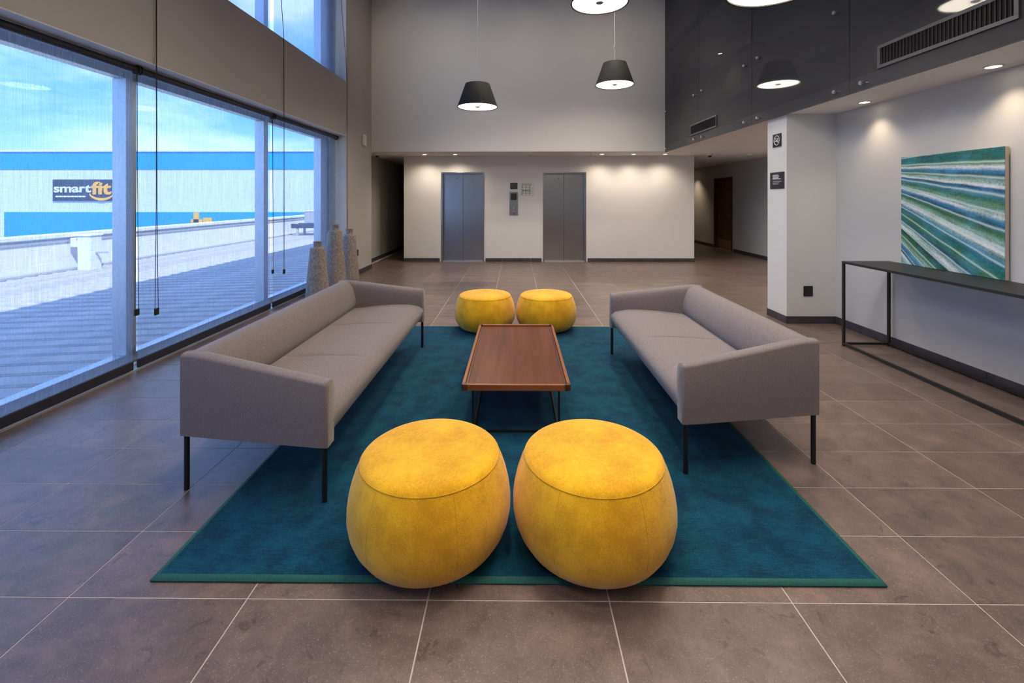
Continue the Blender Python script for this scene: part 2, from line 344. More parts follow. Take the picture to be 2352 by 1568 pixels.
# ------------------------------------------------------------------ mesh helpers
def box(bm, x0, x1, y0, y1, z0, z1, bev=0.0, seg=2):
    r = bmesh.ops.create_cube(bm, size=1.0, matrix=Matrix.Translation(((x0 + x1) / 2, (y0 + y1) / 2, (z0 + z1) / 2)) @ Matrix.Diagonal((x1 - x0, y1 - y0, z1 - z0, 1)))
    if bev > 0:
        es = set()
        for v in r['verts']:
            es.update(v.link_edges)
        bmesh.ops.bevel(bm, geom=list(es), offset=bev, segments=seg, affect='EDGES', profile=0.5)
def tube(bm, pts, rad, n=8, cap=True):
    pts = [Vector(p) for p in pts]
    rings = []
    up = None
    for i, p in enumerate(pts):
        d = (pts[min(i + 1, len(pts) - 1)] - pts[max(i - 1, 0)]).normalized()
        if up is None or abs(up.dot(d)) > 0.95:
            up = Vector((0, 0, 1)) if abs(d.z) < 0.9 else Vector((1, 0, 0))
        a = d.cross(up).normalized(); b_ = a.cross(d).normalized()
        rr = rad[i] if isinstance(rad, (list, tuple)) else rad
        rings.append([bm.verts.new(p + a * math.cos(2 * PI * k / n) * rr + b_ * math.sin(2 * PI * k / n) * rr) for k in range(n)])
    for i in range(len(rings) - 1):
        for k in range(n):
            bm.faces.new((rings[i][k], rings[i][(k + 1) % n], rings[i + 1][(k + 1) % n], rings[i + 1][k]))
    if cap:
        bm.faces.new(rings[0][::-1]); bm.faces.new(rings[-1])
def lathe(bm, prof, n=48, closed_bottom=True, closed_top=True, cx=0, cy=0):
    rings = []
    for r, z in prof:
        rings.append([bm.verts.new((cx + r * math.cos(2 * PI * k / n), cy + r * math.sin(2 * PI * k / n), z)) for k in range(n)])
    for i in range(len(rings) - 1):
        for k in range(n):
            bm.faces.new((rings[i][k], rings[i][(k + 1) % n], rings[i + 1][(k + 1) % n], rings[i + 1][k]))
    if closed_bottom: bm.faces.new(rings[0][::-1])
    if closed_top: bm.faces.new(rings[-1])
def loft(bm, sections, close=True, caps=True):
    rs = [[bm.verts.new(p) for p in s] for s in sections]
    n = len(rs[0])
    for i in range(len(rs) - 1):
        for k in range(n if close else n - 1):
            bm.faces.new((rs[i][k], rs[i][(k + 1) % n], rs[i + 1][(k + 1) % n], rs[i + 1][k]))
    if caps:
        bm.faces.new(rs[0][::-1]); bm.faces.new(rs[-1])
def obj(name, bm, mat, parent=None, loc=None, smooth=False, angle=None):
    me = bpy.data.meshes.new(name)
    if hasattr(bm, 'verts') and isinstance(bm, bmesh.types.BMesh):
        bmesh.ops.recalc_face_normals(bm, faces=bm.faces)
        bm.to_mesh(me); bm.free()
    else:
        me = bm
    if mat: 
        me.materials.clear(); me.materials.append(MATS[mat])
    if smooth:
        me.polygons.foreach_set('use_smooth', [True] * len(me.polygons))
        if angle is not None:
            try: me.set_sharp_from_angle(angle=math.radians(angle))
            except Exception: pass
    o = bpy.data.objects.new(name, me); C.objects.link(o)
    if parent is not None: o.parent = parent
    if loc is not None: o.location = loc
    return o
def B(name, mat, dims, parent=None, bev=0.0, **kw):
    bm = bmesh.new(); box(bm, *dims, bev=bev); return obj(name, bm, mat, parent, **kw)
def Bs(name, mat, dimlist, parent=None, bev=0.0, **kw):
    bm = bmesh.new()
    for d in dimlist: box(bm, *d, bev=bev)
    return obj(name, bm, mat, parent, **kw)
def T(name, mat, pts, rad, parent=None, n=8):
    bm = bmesh.new(); tube(bm, pts, rad, n); return obj(name, bm, mat, parent, smooth=True, angle=40)
def thing(name, label, cat, loc=(0, 0, 0), rz=0.0, group=None, kind=None):
    o = bpy.data.objects.new(name, None); C.objects.link(o)
    o.location = loc; o.rotation_euler = (0, 0, rz); o.empty_display_size = 0.1
    return tag(o, label, cat, group, kind)
def tag(o, label=None, cat=None, group=None, kind=None):
    if label: o['label'] = label
    if cat: o['category'] = cat
    if group: o['group'] = group
    if kind: o['kind'] = kind
    return o
def struct(o, label=None):
    o['kind'] = 'structure'
    if label: o['label'] = label
    return o
def dup(root, loc, rz, label, group=None):
    r = root.copy(); C.objects.link(r); r.location = loc; r.rotation_euler = (0, 0, rz); r['label'] = label
    if group: r['group'] = group
    for ch in list(root.children):
        c = ch.copy(); C.objects.link(c); c.parent = r
        for g in ch.children:
            d = g.copy(); C.objects.link(d); d.parent = c
    return r
def text_mesh(body, size, extrude=0.0, offset=0.0):
    cu = bpy.data.curves.new('lettering', 'FONT'); cu.body = body; cu.size = size; cu.extrude = extrude; cu.offset = offset
    cu.align_x = 'LEFT'; cu.resolution_u = 4
    o = bpy.data.objects.new('lettering', cu); C.objects.link(o)
    dg = bpy.context.evaluated_depsgraph_get()
    me = bpy.data.meshes.new_from_object(o.evaluated_get(dg))
    bpy.data.objects.remove(o)
    return me

# ------------------------------------------------------------------ levels of the building
XL, XR, XG = -3.03, 3.72, 3.10          # left wall face, right wall face, dark glass face
YB, YU, YE, YF = -3.2, 9.46, 10.44, 18.0  # behind camera, upper far wall, lift wall, hall ends
LOW, HIGH, MEZ = 2.44, 6.00, 4.60

# ---- floor: grout bed with every tile laid on it
floor = struct(Bs('floor', 'grout', [(-3.52, 6.1, YB - 0.1, YF, -0.12, -0.0015)]), 'brown slate-look porcelain tile floor with pale joints')
TW, TD, TX0, TY0 = 0.65584, 0.32792, -1.6312, 1.6354
tiles = []
J = 0.0026
for i in range(-3, 13):
    for j in range(-15, 50):
        x0, x1, y0, y1 = TX0 + i * TW, TX0 + (i + 1) * TW, TY0 + j * TD, TY0 + (j + 1) * TD
        x0, x1, y0, y1 = max(x0, -3.20), min(x1, 5.95), max(y0, YB), min(y1, YF - 0.01)
        if x1 - x0 < 0.02 or y1 - y0 < 0.02: continue
        cx, cy = (x0 + x1) / 2, (y0 + y1) / 2
        if cx > 3.72 and cy < 5.6: 
            if x0 < 3.72: x1 = 3.72
            else: continue
        if cx > 3.72 - 0.01 and x0 < 3.72 and cy < 5.6: x1 = 3.72
        if -2.55 < cx < 4.05 and cy > YE + 0.4: continue
        vis = cy > 1.2 and abs(cx) < 1.17 * cy + 0.3
        under = x0 > -1.3 and x1 < 1.3 and y0 > 1.75 and y1 < 5.05
        tiles.append((not vis or under, cy, (x0 + J, x1 - J, y0 + J, y1 - J)))
tiles.sort(key=lambda a: (a[0], a[1]))
full_me = None
for k, (_, _, d) in enumerate(tiles[:300]):
    fx, fy = d[1] - d[0], d[3] - d[2]
    whole = abs(fx - (TW - 2 * J)) < 1e-6 and abs(fy - (TD - 2 * J)) < 1e-6
    if whole and full_me is not None: me = full_me
    else:
        bm = bmesh.new(); box(bm, -fx / 2, fx / 2, -fy / 2, fy / 2, -0.008, 0.0)
        me = bpy.data.meshes.new('floor_tile'); bm.to_mesh(me); bm.free(); me.materials.append(MATS['floor_tile'])
        if whole: full_me = me
    o = bpy.data.objects.new('floor_tile', me); C.objects.link(o); o.parent = floor
    o.location = ((d[0] + d[1]) / 2, (d[2] + d[3]) / 2, 0)
bm = bmesh.new()
for _, _, d in tiles[300:]: box(bm, d[0], d[1], d[2], d[3], -0.008, 0)
o = obj('floor_tile_field', bm, 'floor_tile', floor); o['kind'] = 'stuff'

# ---- walls
struct(Bs('wall_left', 'paint', [(-3.45, XL, 8.06, YU, 0, HIGH), (-3.45, XL, YB, -2.5, 0, HIGH), (-3.45, XL, -2.5, 8.06, 5.62, HIGH)]), 'grey painted pier beside the window')
struct(Bs('wall_left_band', 'paint', [(-3.34, XL, -2.5, 8.06, 2.58, 3.54)]), 'grey wall band between lower and upper windows')
struct(Bs('wall_hall_left', 'paint', [(-3.5, -3.30, YU, YF, 0, LOW)]), 'side wall of the dark left hallway')
far = struct(Bs('wall_far', 'paint_pale', [(-2.59, -1.73, YE, YE + 0.2, 0, LOW), (-0.736, 0.62, YE, YE + 0.2, 0, LOW), (1.613, 4.09, YE, YE + 0.2, 0, LOW),
    (-1.73, -0.736, YE, YE + 0.2, 2.068, LOW), (0.62, 1.613, YE, YE + 0.2, 2.068, LOW), (-2.59, -2.39, YE + 0.2, YF, 0, LOW), (3.89, 4.09, YE + 0.2, YF, 0, LOW)]), 'pale lift wall at the far end of the lobby')
struct(Bs('wall_far_upper', 'paint_mid', [(XL, XG + 0.06, YU, YU + 0.14, LOW, HIGH)]), 'tall grey upper wall above the lift lobby')
struct(Bs('wall_right', 'paint_mid', [(XR, XR + 0.15, YB, 5.70, 0, LOW)]), 'grey wall behind the console table and painting')
struct(Bs('wall_column', 'paint_white', [(3.15, XR, 5.30, 5.70, 0, LOW)]), 'pale column at the end of the right wall')
struct(Bs('wall_hall_right', 'paint_mid', [(5.95, 6.1, 5.5, 12.5, 0, LOW), (5.95, 6.1, 13.66, YF, 0, LOW), (5.95, 6.1, 12.5, 13.66, 2.06, LOW), (6.09, 6.2, 12.4, 13.8, 0, 2.2), (XR, 5.95, 5.55, 5.70, 0, LOW)]), 'side wall of the right hallway')
struct(Bs('wall_hall_end', 'paint', [(-3.5, -2.39, YF, YF + 0.15, 0, LOW), (3.89, 6.1, YF, YF + 0.15, 0, LOW)]), 'end walls of the two hallways')
struct(Bs('wall_back', 'paint', [(-3.45, 3.87, YB - 0.15, YB, 0, HIGH)]), 'wall behind the viewer')
struct(Bs('ceiling_low', 'ceiling_paint', [(XG + 0.03, XR + 0.15, YB, 5.70, LOW, LOW + 0.12), (XG + 0.03, 6.1, 5.70, YF, LOW, LOW + 0.12), (-3.5, XG + 0.03, YU + 0.13, YF, LOW, LOW + 0.12)]), 'low white ceiling over the lift lobby and right wall')
struct(Bs('ceiling', 'ceiling_paint', [(-3.45, XG + 0.3, YB, YU + 0.14, HIGH, HIGH + 0.1)]), 'high ceiling')
struct(Bs('ceiling_mezzanine', 'ceiling_paint', [(XG + 0.20, 4.85, YB, 13.0, MEZ, MEZ + 0.1), (XG + 0.2, 4.85, YB, 13.0, LOW + 0.121, LOW + 0.16)]), 'ceiling and floor of the gallery behind the dark glass')
struct(Bs('wall_mezzanine', 'paint', [(4.70, 4.85, YB, 13.0, LOW + 0.16, MEZ), (XG + 0.2, 4.70, 13.0, 13.15, LOW + 0.16, MEZ), (XG + 0.06, 4.70, YB - 0.15, YB, LOW + 0.16, HIGH), (XG + 0.06, XG + 0.2, YU + 0.14, 13.0, LOW + 0.16, MEZ)]), 'walls of the gallery behind the dark glass')
struct(Bs('roof_slab', 'roofing', [(-3.50, 6.5, YB - 0.4, 30, HIGH + 0.1, 6.5), (-3.50, -3.35, YF + 0.2, 30, -0.1, HIGH + 0.1)]), 'flat roof of the building')
g0 = struct(Bs('wall_right_upper', 'backing_dark', [(XG + 0.06, XG + 0.20, YB, YU + 0.14, LOW + 0.12, 2.95), (XG + 0.06, XG + 0.20, YB, YU + 0.14, MEZ, HIGH)]), 'upper right wall clad in dark glass panels')
# dark glass cladding
ys = [YU - 0.003, 7.72, 5.98, 4.24, 2.50, 0.76, -0.98, -2.72]
for a, b_ in zip(ys[1:], ys[:-1]):
    p = B('glass_panel', 'panel_glass', (XG, XG + 0.01, a + 0.004, b_ - 0.004, 2.42, HIGH - 0.002), g0)
    for yy in (a + 0.17, b_ - (0.17 if b_ < 9 else 0.06)):
        for zz in (2.485, 3.25, 5.70):
            bm = bmesh.new(); tube(bm, [(XG - 0.035, yy, zz), (XG - 0.031, yy, zz), (XG, yy, zz)], [0.017, 0.02, 0.02], 12)
            obj('standoff', bm, 'chrome', p, smooth=True, angle=40)
def vent(name, y0, y1, label):
    t = thing(name, label, 'air vent', (XG, (y0 + y1) / 2, 2.56))
    hw, h = (y1 - y0) / 2, 0.195; f = 0.028
    Bs('vent_frame', 'vent_metal', [(-0.014, -0.001, -hw, hw, 0, f), (-0.014, -0.001, -hw, hw, h - f, h), (-0.014, -0.001, -hw, -hw + f, f, h - f), (-0.014, -0.001, hw - f, hw, f, h - f)], t, bev=0.002)
    B('vent_cavity', 'vent_dark', (-0.003, -0.0005, -hw + f, hw - f, f, h - f), t)
    n = int((2 * hw - 2 * f) / 0.031)
    me = None
    for k in range(n):
        y = -hw + f + (k + 0.5) * (2 * hw - 2 * f) / n
        if me is None:
            s = B('vent_slat', 'vent_slat', (-0.012, -0.003, -0.0025, 0.0025, f, h - f), t); me = s.data
        else:
            s = bpy.data.objects.new('vent_slat', me); C.objects.link(s); s.parent = t
        s.location = (0, y, 0)
vent('air_vent', 2.81, 3.90, 'large dark slatted air vent in the black glass wall, nearest the camera')
vent('air_vent', 7.01, 8.07, 'small-looking dark slatted air vent low in the black glass wall near the far corner')

# ---- skirting
def skirt(name, run, pitch, off=0.0, h=0.085):
    # run: list of (axis, fixed0, fixed1, start, end)
    root = bpy.data.objects.new(name, None); C.objects.link(root); struct(root)
    for ax, f0, f1, s, e_ in run:
        p = s
        first = math.ceil((s - off) / pitch) * pitch + off
        cuts = [s]
        q = first if first > s + 0.02 else first + pitch
        while q < e_ - 0.02: cuts.append(q); q += pitch
        cuts.append(e_)
        for a, b_ in zip(cuts[:-1], cuts[1:]):
            d = (f0, f1, a + 0.0015, b_ - 0.0015, 0.001, h) if ax == 'y' else (a + 0.0015, b_ - 0.0015, f0, f1, 0.001, h)
            B('skirting_tile', 'skirting_tile', d, root)
    return root
skirt('baseboard_right', [('y', XR - 0.011, XR, -3.1, 5.30)], TD, TY0)
skirt('baseboard_column', [('y', 3.139, 3.15, 5.29, 5.70), ('x', 5.289, 5.30, 3.139, XR - 0.012)], TD, TY0)
skirt('baseboard_far', [('x', YE - 0.011, YE, -2.60, -1.76), ('x', YE - 0.011, YE, -0.706, 0.59), ('x', YE - 0.011, YE, 1.643, 4.10)], TW, TX0)
skirt('baseboard_left', [('y', XL, XL + 0.011, 8.06, YU)], TD, TY0)
skirt('baseboard_hall_left', [('y', -3.30, -3.289, YU + 0.01, YF - 0.01)], TW, TY0)
skirt('baseboard_hall_right', [('y', 5.939, 5.95, 5.71, 12.44), ('y', 5.939, 5.95, 13.72, YF - 0.01)], TW, TY0)

# ---- windows: aluminium frames with glass, three bays in view and the bays behind the viewer
bays = [(8.06, 6.05), (6.05, 3.92), (3.92, 1.79), (1.79, -0.34), (-0.34, -2.5)]
def window(n, yb, ya, z0, z1, bottom):
    t = bpy.data.objects.new('window_%d' % n, None); C.objects.link(t); struct(t)
    hw = 0.05
    B('sash', 'aluminium', (-3.47, -3.37, ya, yb, z0, z0 + bottom), t, bev=0.004)
    B('sash', 'aluminium', (-3.47, -3.37, ya, yb, z1 - 0.09, z1), t, bev=0.004)
    B('mullion', 'aluminium', (-3.48, -3.355, ya, ya + hw, z0 + bottom, z1 - 0.09), t, bev=0.004)
    B('mullion', 'aluminium', (-3.48, -3.355, yb - (hw if yb < 8 else 0.30), yb, z0 + bottom, z1 - 0.09), t, bev=0.004)
    B('pane', 'window_glass', (-3.424, -3.418, ya + hw, yb - (hw if yb < 8 else 0.30), z0 + bottom, z1 - 0.09), t)
    return t
for n, (yb, ya) in enumerate(bays):
    window(n + 1, yb, ya, 0.0, 2.58, 0.10)
for n, (yb, ya) in enumerate(bays):
    window(n + 6, yb, ya, 3.54, 5.62, 0.06)
struct(B('trim_1', 'aluminium', (-3.30, -3.205, -2.5, 8.06, 0.0, 0.012), bev=0.003), 'aluminium threshold strip along the window')
struct(B('trim_3', 'paint_white', (-3.34, XL, -2.5, 8.06, 2.570, 2.5795)), 'white strip added above the lower blinds to look daylit')  # underside of the band whitened to stand in for daylight on it
struct(Bs('trim_4', 'paint_white', [(-3.34, XL - 0.001, 8.045, 8.0595, 0.0, 2.57), (-3.34, XL - 0.001, 8.045, 8.0595, 3.541, 5.62)]), 'white reveal of the windows beside the pier')
struct(B('trim_2', 'paint_white', (-3.35, -3.30, -2.5, 8.06, -0.002, 0.02)), 'pale sill strip under the window')

# ---- lift doors and hall door
def lift(n, x0, x1):
    t = bpy.data.objects.new('door_%d' % n, None); C.objects.link(t); struct(t)
    f = 0.035; zt = 2.068
    for a, b_ in ((x0, x0 + f), (x1 - f, x1)): B('door_frame', 'steel_brushed', (a, b_, YE - 0.012, YE + 0.17, 0.0, zt), t, bev=0.003)
    B('door_frame', 'steel_brushed', (x0 + f, x1 - f, YE - 0.012, YE + 0.17, zt - f, zt), t, bev=0.003)
    mid = (x0 + x1) / 2
    B('door_leaf', 'steel_brushed', (x0 + f, mid - 0.0025, YE + 0.12, YE + 0.15, 0.006, zt - f), t, bev=0.002)
    B('door_leaf', 'steel_brushed', (mid + 0.0025, x1 - f, YE + 0.12, YE + 0.15, 0.006, zt - f), t, bev=0.002)
    B('sill', 'aluminium', (x0 + f, x1 - f, YE + 0.0, YE + 0.15, 0.0, 0.005), t)
    B('shaft_back', 'backing_dark', (x0, x1, YE + 0.18, YE + 0.2, 0, zt), t)
    bm = bmesh.new(); tube(bm, [(mid - 0.13, YE + 0.1175, zt - 0.14), (mid - 0.13, YE + 0.1205, zt - 0.14)], 0.009, 12)
    obj('keyhole', bm, 'plastic_black', t)
lift(1, -1.73, -0.736); lift(2, 0.62, 1.613)
t = bpy.data.objects.new('door_3', None); C.objects.link(t); struct(t)
Bs('door_frame', 'walnut_dark', [(5.935, 6.085, 12.5, 12.56, 0, 2.06), (5.935, 6.085, 13.60, 13.66, 0, 2.06), (5.935, 6.085, 12.56, 13.60, 2.0, 2.06)], t, bev=0.003)
dl = B('door_leaf', 'door_wood', (6.03, 6.075, 12.565, 13.595, 0.006, 1.995), t, bev=0.003)
B('kick_plate', 'brass_brushed', (6.026, 6.030, 12.58, 13.58, 0.02, 0.27), dl)
T('door_handle', 'chrome', [(6.03, 12.66, 1.0), (5.985, 12.66, 1.0), (5.98, 12.68, 1.0), (5.98, 12.80, 1.0)], 0.011, dl)

# ------------------------------------------------------------------ outside
DZ = -0.10
terr = struct(Bs('terrace', 'deck_gap', [(-10.3, -3.46, -6, 26, DZ - 0.25, DZ - 0.02)]), 'grey boarded terrace outside the window')
SH = math.tan(math.radians(9))
me = None
for k in range(104):
    y = -4.6 + k * 0.28
    if me is None:
        bm = bmesh.new()
        for (dy0, dy1, z0, z1) in ((0.0, 0.262, DZ - 0.02, DZ), (0.02, 0.085, DZ - 0.001, DZ + 0.012)):
            vsx = []
            for x in (-9.75, -3.48):
                s = (x + 3.48) * SH
                vsx.append([(x, s + dy0, z0), (x, s + dy1, z0), (x, s + dy1 - 0.006, z1), (x, s + dy0 + 0.006, z1)])
            loft(bm, vsx)
        o = obj('deck_board', bm, 'deck_board', terr); me = o.data
    else:
        o = bpy.data.objects.new('deck_board', me); C.objects.link(o); o.parent = terr
    o.location = (0, y, 0)
par = struct(Bs('wall_parapet', 'outdoor_white', [(-10.0, -9.76, -6, 26, DZ - 0.2, 0.62), (-10.0, -3.5, 26, 26.2, DZ - 0.2, 0.62)]), 'low white terrace parapet')
B('coping', 'outdoor_white', (-10.06, -9.70, -6, 26, 0.62, 0.70), par, bev=0.01)
B('coping_drip', 'outdoor_grey', (-9.745, -9.735, -6, 26, 0.52, 0.585), par)
B('kerb', 'outdoor_grey', (-9.76, -9.60, -6, 26, DZ, DZ + 0.06), par, bev=0.01)
t = thing('terrace_post', 'white post with a side box standing before the terrace parapet', 'post', (-9.35, 9.85, DZ))
B('pillar', 'outdoor_white', (-0.14, 0.14, -0.14, 0.14, 0, 0.74), t, bev=0.012)
B('pillar_cap', 'outdoor_white', (-0.16, 0.16, -0.16, 0.16, 0.74, 0.78), t, bev=0.01)
B('side_box', 'outdoor_white', (-0.34, -0.14, -0.10, 0.10, 0.50, 0.70), t, bev=0.012)
B('conduit', 'outdoor_grey', (0.14, 0.40, -0.02, 0.02, 0.36, 0.40), t, bev=0.006)
t = thing('rooftop_unit', 'grey rooftop machine on a dark frame far along the terrace', 'machine', (-8.9, 19.3, DZ))
B('cabinet', 'outdoor_grey', (0.0, 0.9, -0.35, 0.35, 0.55, 1.02), t, bev=0.02)
B('lid', 'outdoor_white', (-0.02, 0.92, -0.37, 0.37, 1.02, 1.05), t, bev=0.008)
B('frame_beam', 'dark_aluminium', (-0.55, 0.95, -0.38, -0.26, 0.32, 0.50), t, bev=0.01)
B('frame_beam', 'dark_aluminium', (-0.55, 0.95, 0.26, 0.38, 0.32, 0.50), t, bev=0.01)
for x in (-0.3, 0.8):
    for y in (-0.32, 0.32): B('leg', 'outdoor_grey', (x - 0.04, x + 0.04, y - 0.04, y + 0.04, 0, 0.32), t, bev=0.005)
for x in (-0.25, 0.05): B('cross_beam', 'outdoor_grey', (x - 0.04, x + 0.04, -0.26, 0.26, 0.36, 0.44), t, bev=0.005)
struct(B('ground', 'street', (-140, 60, -40, 140, -6.3, -6.0)), 'street level far below the terrace')
# neighbour building with blue bands
t = thing('retail_building', 'long white retail building with two bright blue bands across its front', 'building', (-36, 40, -6))
B('wall', 'facade_white', (-34, 32, 0.0, 16, 0, 11.62), t)
B('blue_band', 'facade_blue', (-34, 32, -0.06, 0.0, 10.09, 11.64), t)
B('blue_band', 'facade_blue', (-9.6, 32, -0.06, 0.0, 4.0, 6.28), t)
B('coping', 'outdoor_white', (-34.1, 32.1, -0.15, 16.1, 11.64, 11.78), t)
B('plinth', 'outdoor_grey', (-34, 32, -0.05, 0.0, 0, 1.0), t)
# gym sign
s = thing('gym_sign', 'dark rectangular sign reading smart fit on the white retail building', 'sign', (-41.2, 39.9, 1.27))
B('sign_board', 'sign_navy', (0, 5.9, 0.0, 0.08, 0, 1.90), s)
me = text_mesh('smart', 1.26, 0.03, 0.035)
o = obj('lettering', me, 'print_white', s, loc=(0.12, -0.03, 0.78)); o.rotation_euler = (PI / 2, 0, 0)
wd = max(v.co.x for v in me.vertices); o.scale = (3.35 / wd, 0.80, 1)
me = text_mesh('fit', 1.5, 0.03, 0.05)
o = obj('lettering', me, 'sign_yellow', s, loc=(3.55, -0.035, 0.62)); o.rotation_euler = (PI / 2, 0, 0)
wd = max(v.co.x for v in me.vertices); o.scale = (1.75 / wd, 1.0, 1)
bm = bmesh.new()
secs = []
for k in range(17):
    a = PI + 0.22 + (PI - 0.44) * k / 16
    hwid = 0.02 + 0.10 * math.sin(PI * k / 16)
    cxx, czz = 4.42 + 1.12 * math.cos(a), 0.80 + 0.66 * math.sin(a)
    nx, nz = math.cos(a), math.sin(a)
    secs.append([(cxx - nx * hwid, -0.06, czz - nz * hwid), (cxx + nx * hwid, -0.06, czz + nz * hwid), (cxx + nx * hwid, 0.0, czz + nz * hwid), (cxx - nx * hwid, 0.0, czz - nz * hwid)])
loft(bm, secs); obj('smile_stroke', bm, 'sign_yellow', s)
Bs('small_print', 'print_white', [(0.28 + 0.34 * k, 0.28 + 0.34 * k + 0.30, -0.02, 0.0, 0.33, 0.46) for k in range(8)], s)
s = thing('yellow_sign', 'partly hidden yellow sign letters on the lower blue band of the retail building', 'sign', (-28.7, 39.84, -1.2))
B('letter_stroke', 'sign_yellow', (0.15, 0.6, 0, 0.08, 0, 1.45), s)
B('letter_stroke', 'sign_yellow', (-0.1, 0.9, 0, 0.08, 0.55, 0.85), s)
B('letter_stroke', 'sign_yellow', (1.0, 1.75, 0, 0.08, 0.3, 0.98), s)

# ------------------------------------------------------------------ roller blinds with cord loops
def blind(y0, y1, ztop, zbot, label, ripple, cords, seed, mat='blind_screen'):
    t = thing('roller_blind', label, 'blind', (-3.19, (y0 + y1) / 2, zbot), 0, 'screen roller blinds on the window wall')
    hw = (y1 - y0) / 2; H = ztop - zbot
    bm = bmesh.new(); tube(bm, [(0, -hw - 0.01, H), (0, hw + 0.01, H)], 0.029, 16); obj('roller_tube', bm, 'dark_aluminium', t, smooth=True, angle=50)
    for s_ in (-1, 1):
        bm = bmesh.new(); tube(bm, [(0, s_ * (hw + 0.002), H), (0, s_ * (hw + 0.019), H)], 0.040, 18); obj('end_cap', bm, 'plastic_black', t, smooth=True, angle=50)
    bm = bmesh.new()
    nv = 60; rr = random.Random(seed)
    ph = [rr.uniform(0, 6) for _ in range(4)]
    cols = []
    for k in range(nv + 1):
        y = -hw + 2 * hw * k / nv
        x = ripple * (0.6 * math.sin(y * 9 + ph[0]) + 0.4 * math.sin(y * 17 + ph[1]))
        col = []
        for zi in range(7):
            f = zi / 6
            g = min(1, 4 * (1 - f))
            col.append(bm.verts.new((-0.022 + x * g * (0.5 + f), y, 0.06 + (H - 0.06) * f)))
        cols.append(col)
    for k in range(nv):
        for zi in range(6):
            bm.faces.new((cols[k][zi], cols[k + 1][zi], cols[k + 1][zi + 1], cols[k][zi + 1]))
    obj('screen_fabric', bm, mat, t, smooth=True)
    B('hem_bar', 'dark_aluminium', (-0.034, -0.010, -hw, hw, -0.005, 0.070), t, bev=0.006)
    for yy, xx, zlow in cords:
        yl = yy - (y0 + y1) / 2; zl = zlow - zbot
        for s_ in (-1, 1):
            T('pull_cord', 'cord_black', [(xx + 0.19 - 0.19, yl + s_ * 0.004, H), (xx + 0.19 - 0.19, yl + s_ * 0.006, (H + zl) * 0.55), (xx, yl + s_ * 0.019, zl + 0.05)], 0.0022, t, 6)
        B('cord_weight', 'plastic_black', (xx - 0.008, xx + 0.008, yl - 0.021, yl + 0.021, zl, zl + 0.055), t, bev=0.004)
low = [(5.945, 8.0, 'roller blind on the farthest lower window bay beside the tall vases', 0.016), (3.815, 5.885, 'roller blind on the middle lower window bay behind the long sofa', 0.002), (1.70, 3.765, 'roller blind on the nearest visible lower window bay at the left edge', 0.0015),
       (-0.40, 1.65, 'roller blind on the lower window bay level with the viewer', 0.002), (-2.46, -0.45, 'roller blind on the lower window bay behind the viewer', 0.002)]
for k, (a, b_, lab, rp) in enumerate(low):
    blind(a, b_, 2.535, 0.022, lab, rp, [(a - (0.075 if k else 0.10), 0.035, 0.48)] if k < 3 else [], k)
up = [(5.97, 7.97, 'far upper roller blind above the wall band', 0.030), (3.815, 5.885, 'middle upper roller blind above the wall band', 0.020), (1.70, 3.765, 'near upper roller blind above the wall band', 0.004), (-0.40, 1.65, 'upper roller blind level with the viewer', 0.002), (-2.46, -0.45, 'upper roller blind behind the viewer', 0.002)]
for k, (a, b_, lab, rp) in enumerate(up):
    blind(a, b_, 5.56, 3.56, lab, rp, [], 20 + k, 'blind_screen_dense')
# long pull cords of the upper blinds hang in front of the wall band
for k, (yy, lab) in enumerate([(3.76, 'long black pull cord with weight hanging before the middle lower blind'), (5.84, 'long black pull cord with weight hanging before the far lower blind'), (8.045, 'long black pull cord hanging along the edge of the grey pier')]):
    xx = -3.005
    t = thing('blind_cord', lab, 'cord', (xx, yy, 0.48), 0, 'long pull cords of the upper blinds')
    for s_ in (-1, 1):
        T('cord_strand', 'cord_black', [(-0.15, s_ * 0.006, 5.05), (-0.004, s_ * 0.003, 3.10), (0.0, s_ * 0.003, 1.6), (0, s_ * 0.004, 0.9), (0, s_ * 0.017, 0.05)], 0.0024, t, 6)
    B('cord_weight', 'plastic_black', (-0.008, 0.008, -0.021, 0.021, 0, 0.058), t, bev=0.004)

# ------------------------------------------------------------------ rug
RX, RY0, RY1 = 1.378, 1.708, 5.10
rug = thing('area_rug', 'large teal cut-pile area rug with green bound edges under the seating', 'rug', (0, RY0, 0))
bm = bmesh.new(); box(bm, -RX + 0.01, RX - 0.01, 0.01, RY1 - RY0 - 0.01, 0.001, 0.014); obj('rug_pile', bm, 'rug_pile', rug)
L = RY1 - RY0
for p0, p1 in (((-RX, 0), (RX, 0)), ((RX, 0), (RX, L)), ((RX, L), (-RX, L)), ((-RX, L), (-RX, 0))):
    d = Vector((p1[0] - p0[0], p1[1] - p0[1], 0)).normalized()
    nrm = Vector((-d.y, d.x, 0))
    bm = bmesh.new(); secs = []
    for q in (Vector((p0[0], p0[1], 0)), Vector((p1[0], p1[1], 0))):
        prof = [(-0.006, 0.001), (-0.008, 0.007), (-0.003, 0.0135), (0.004, 0.0165), (0.014, 0.016), (0.018, 0.010), (0.016, 0.001)]
        sgn = -1 if q == Vector((p1[0], p1[1], 0)) else 1
        secs.append([tuple(q + nrm * a + d * sgn * a + Vector((0, 0, z))) for a, z in prof])
    loft(bm, secs); obj('binding', bm, 'rug_binding', rug, smooth=True, angle=50)

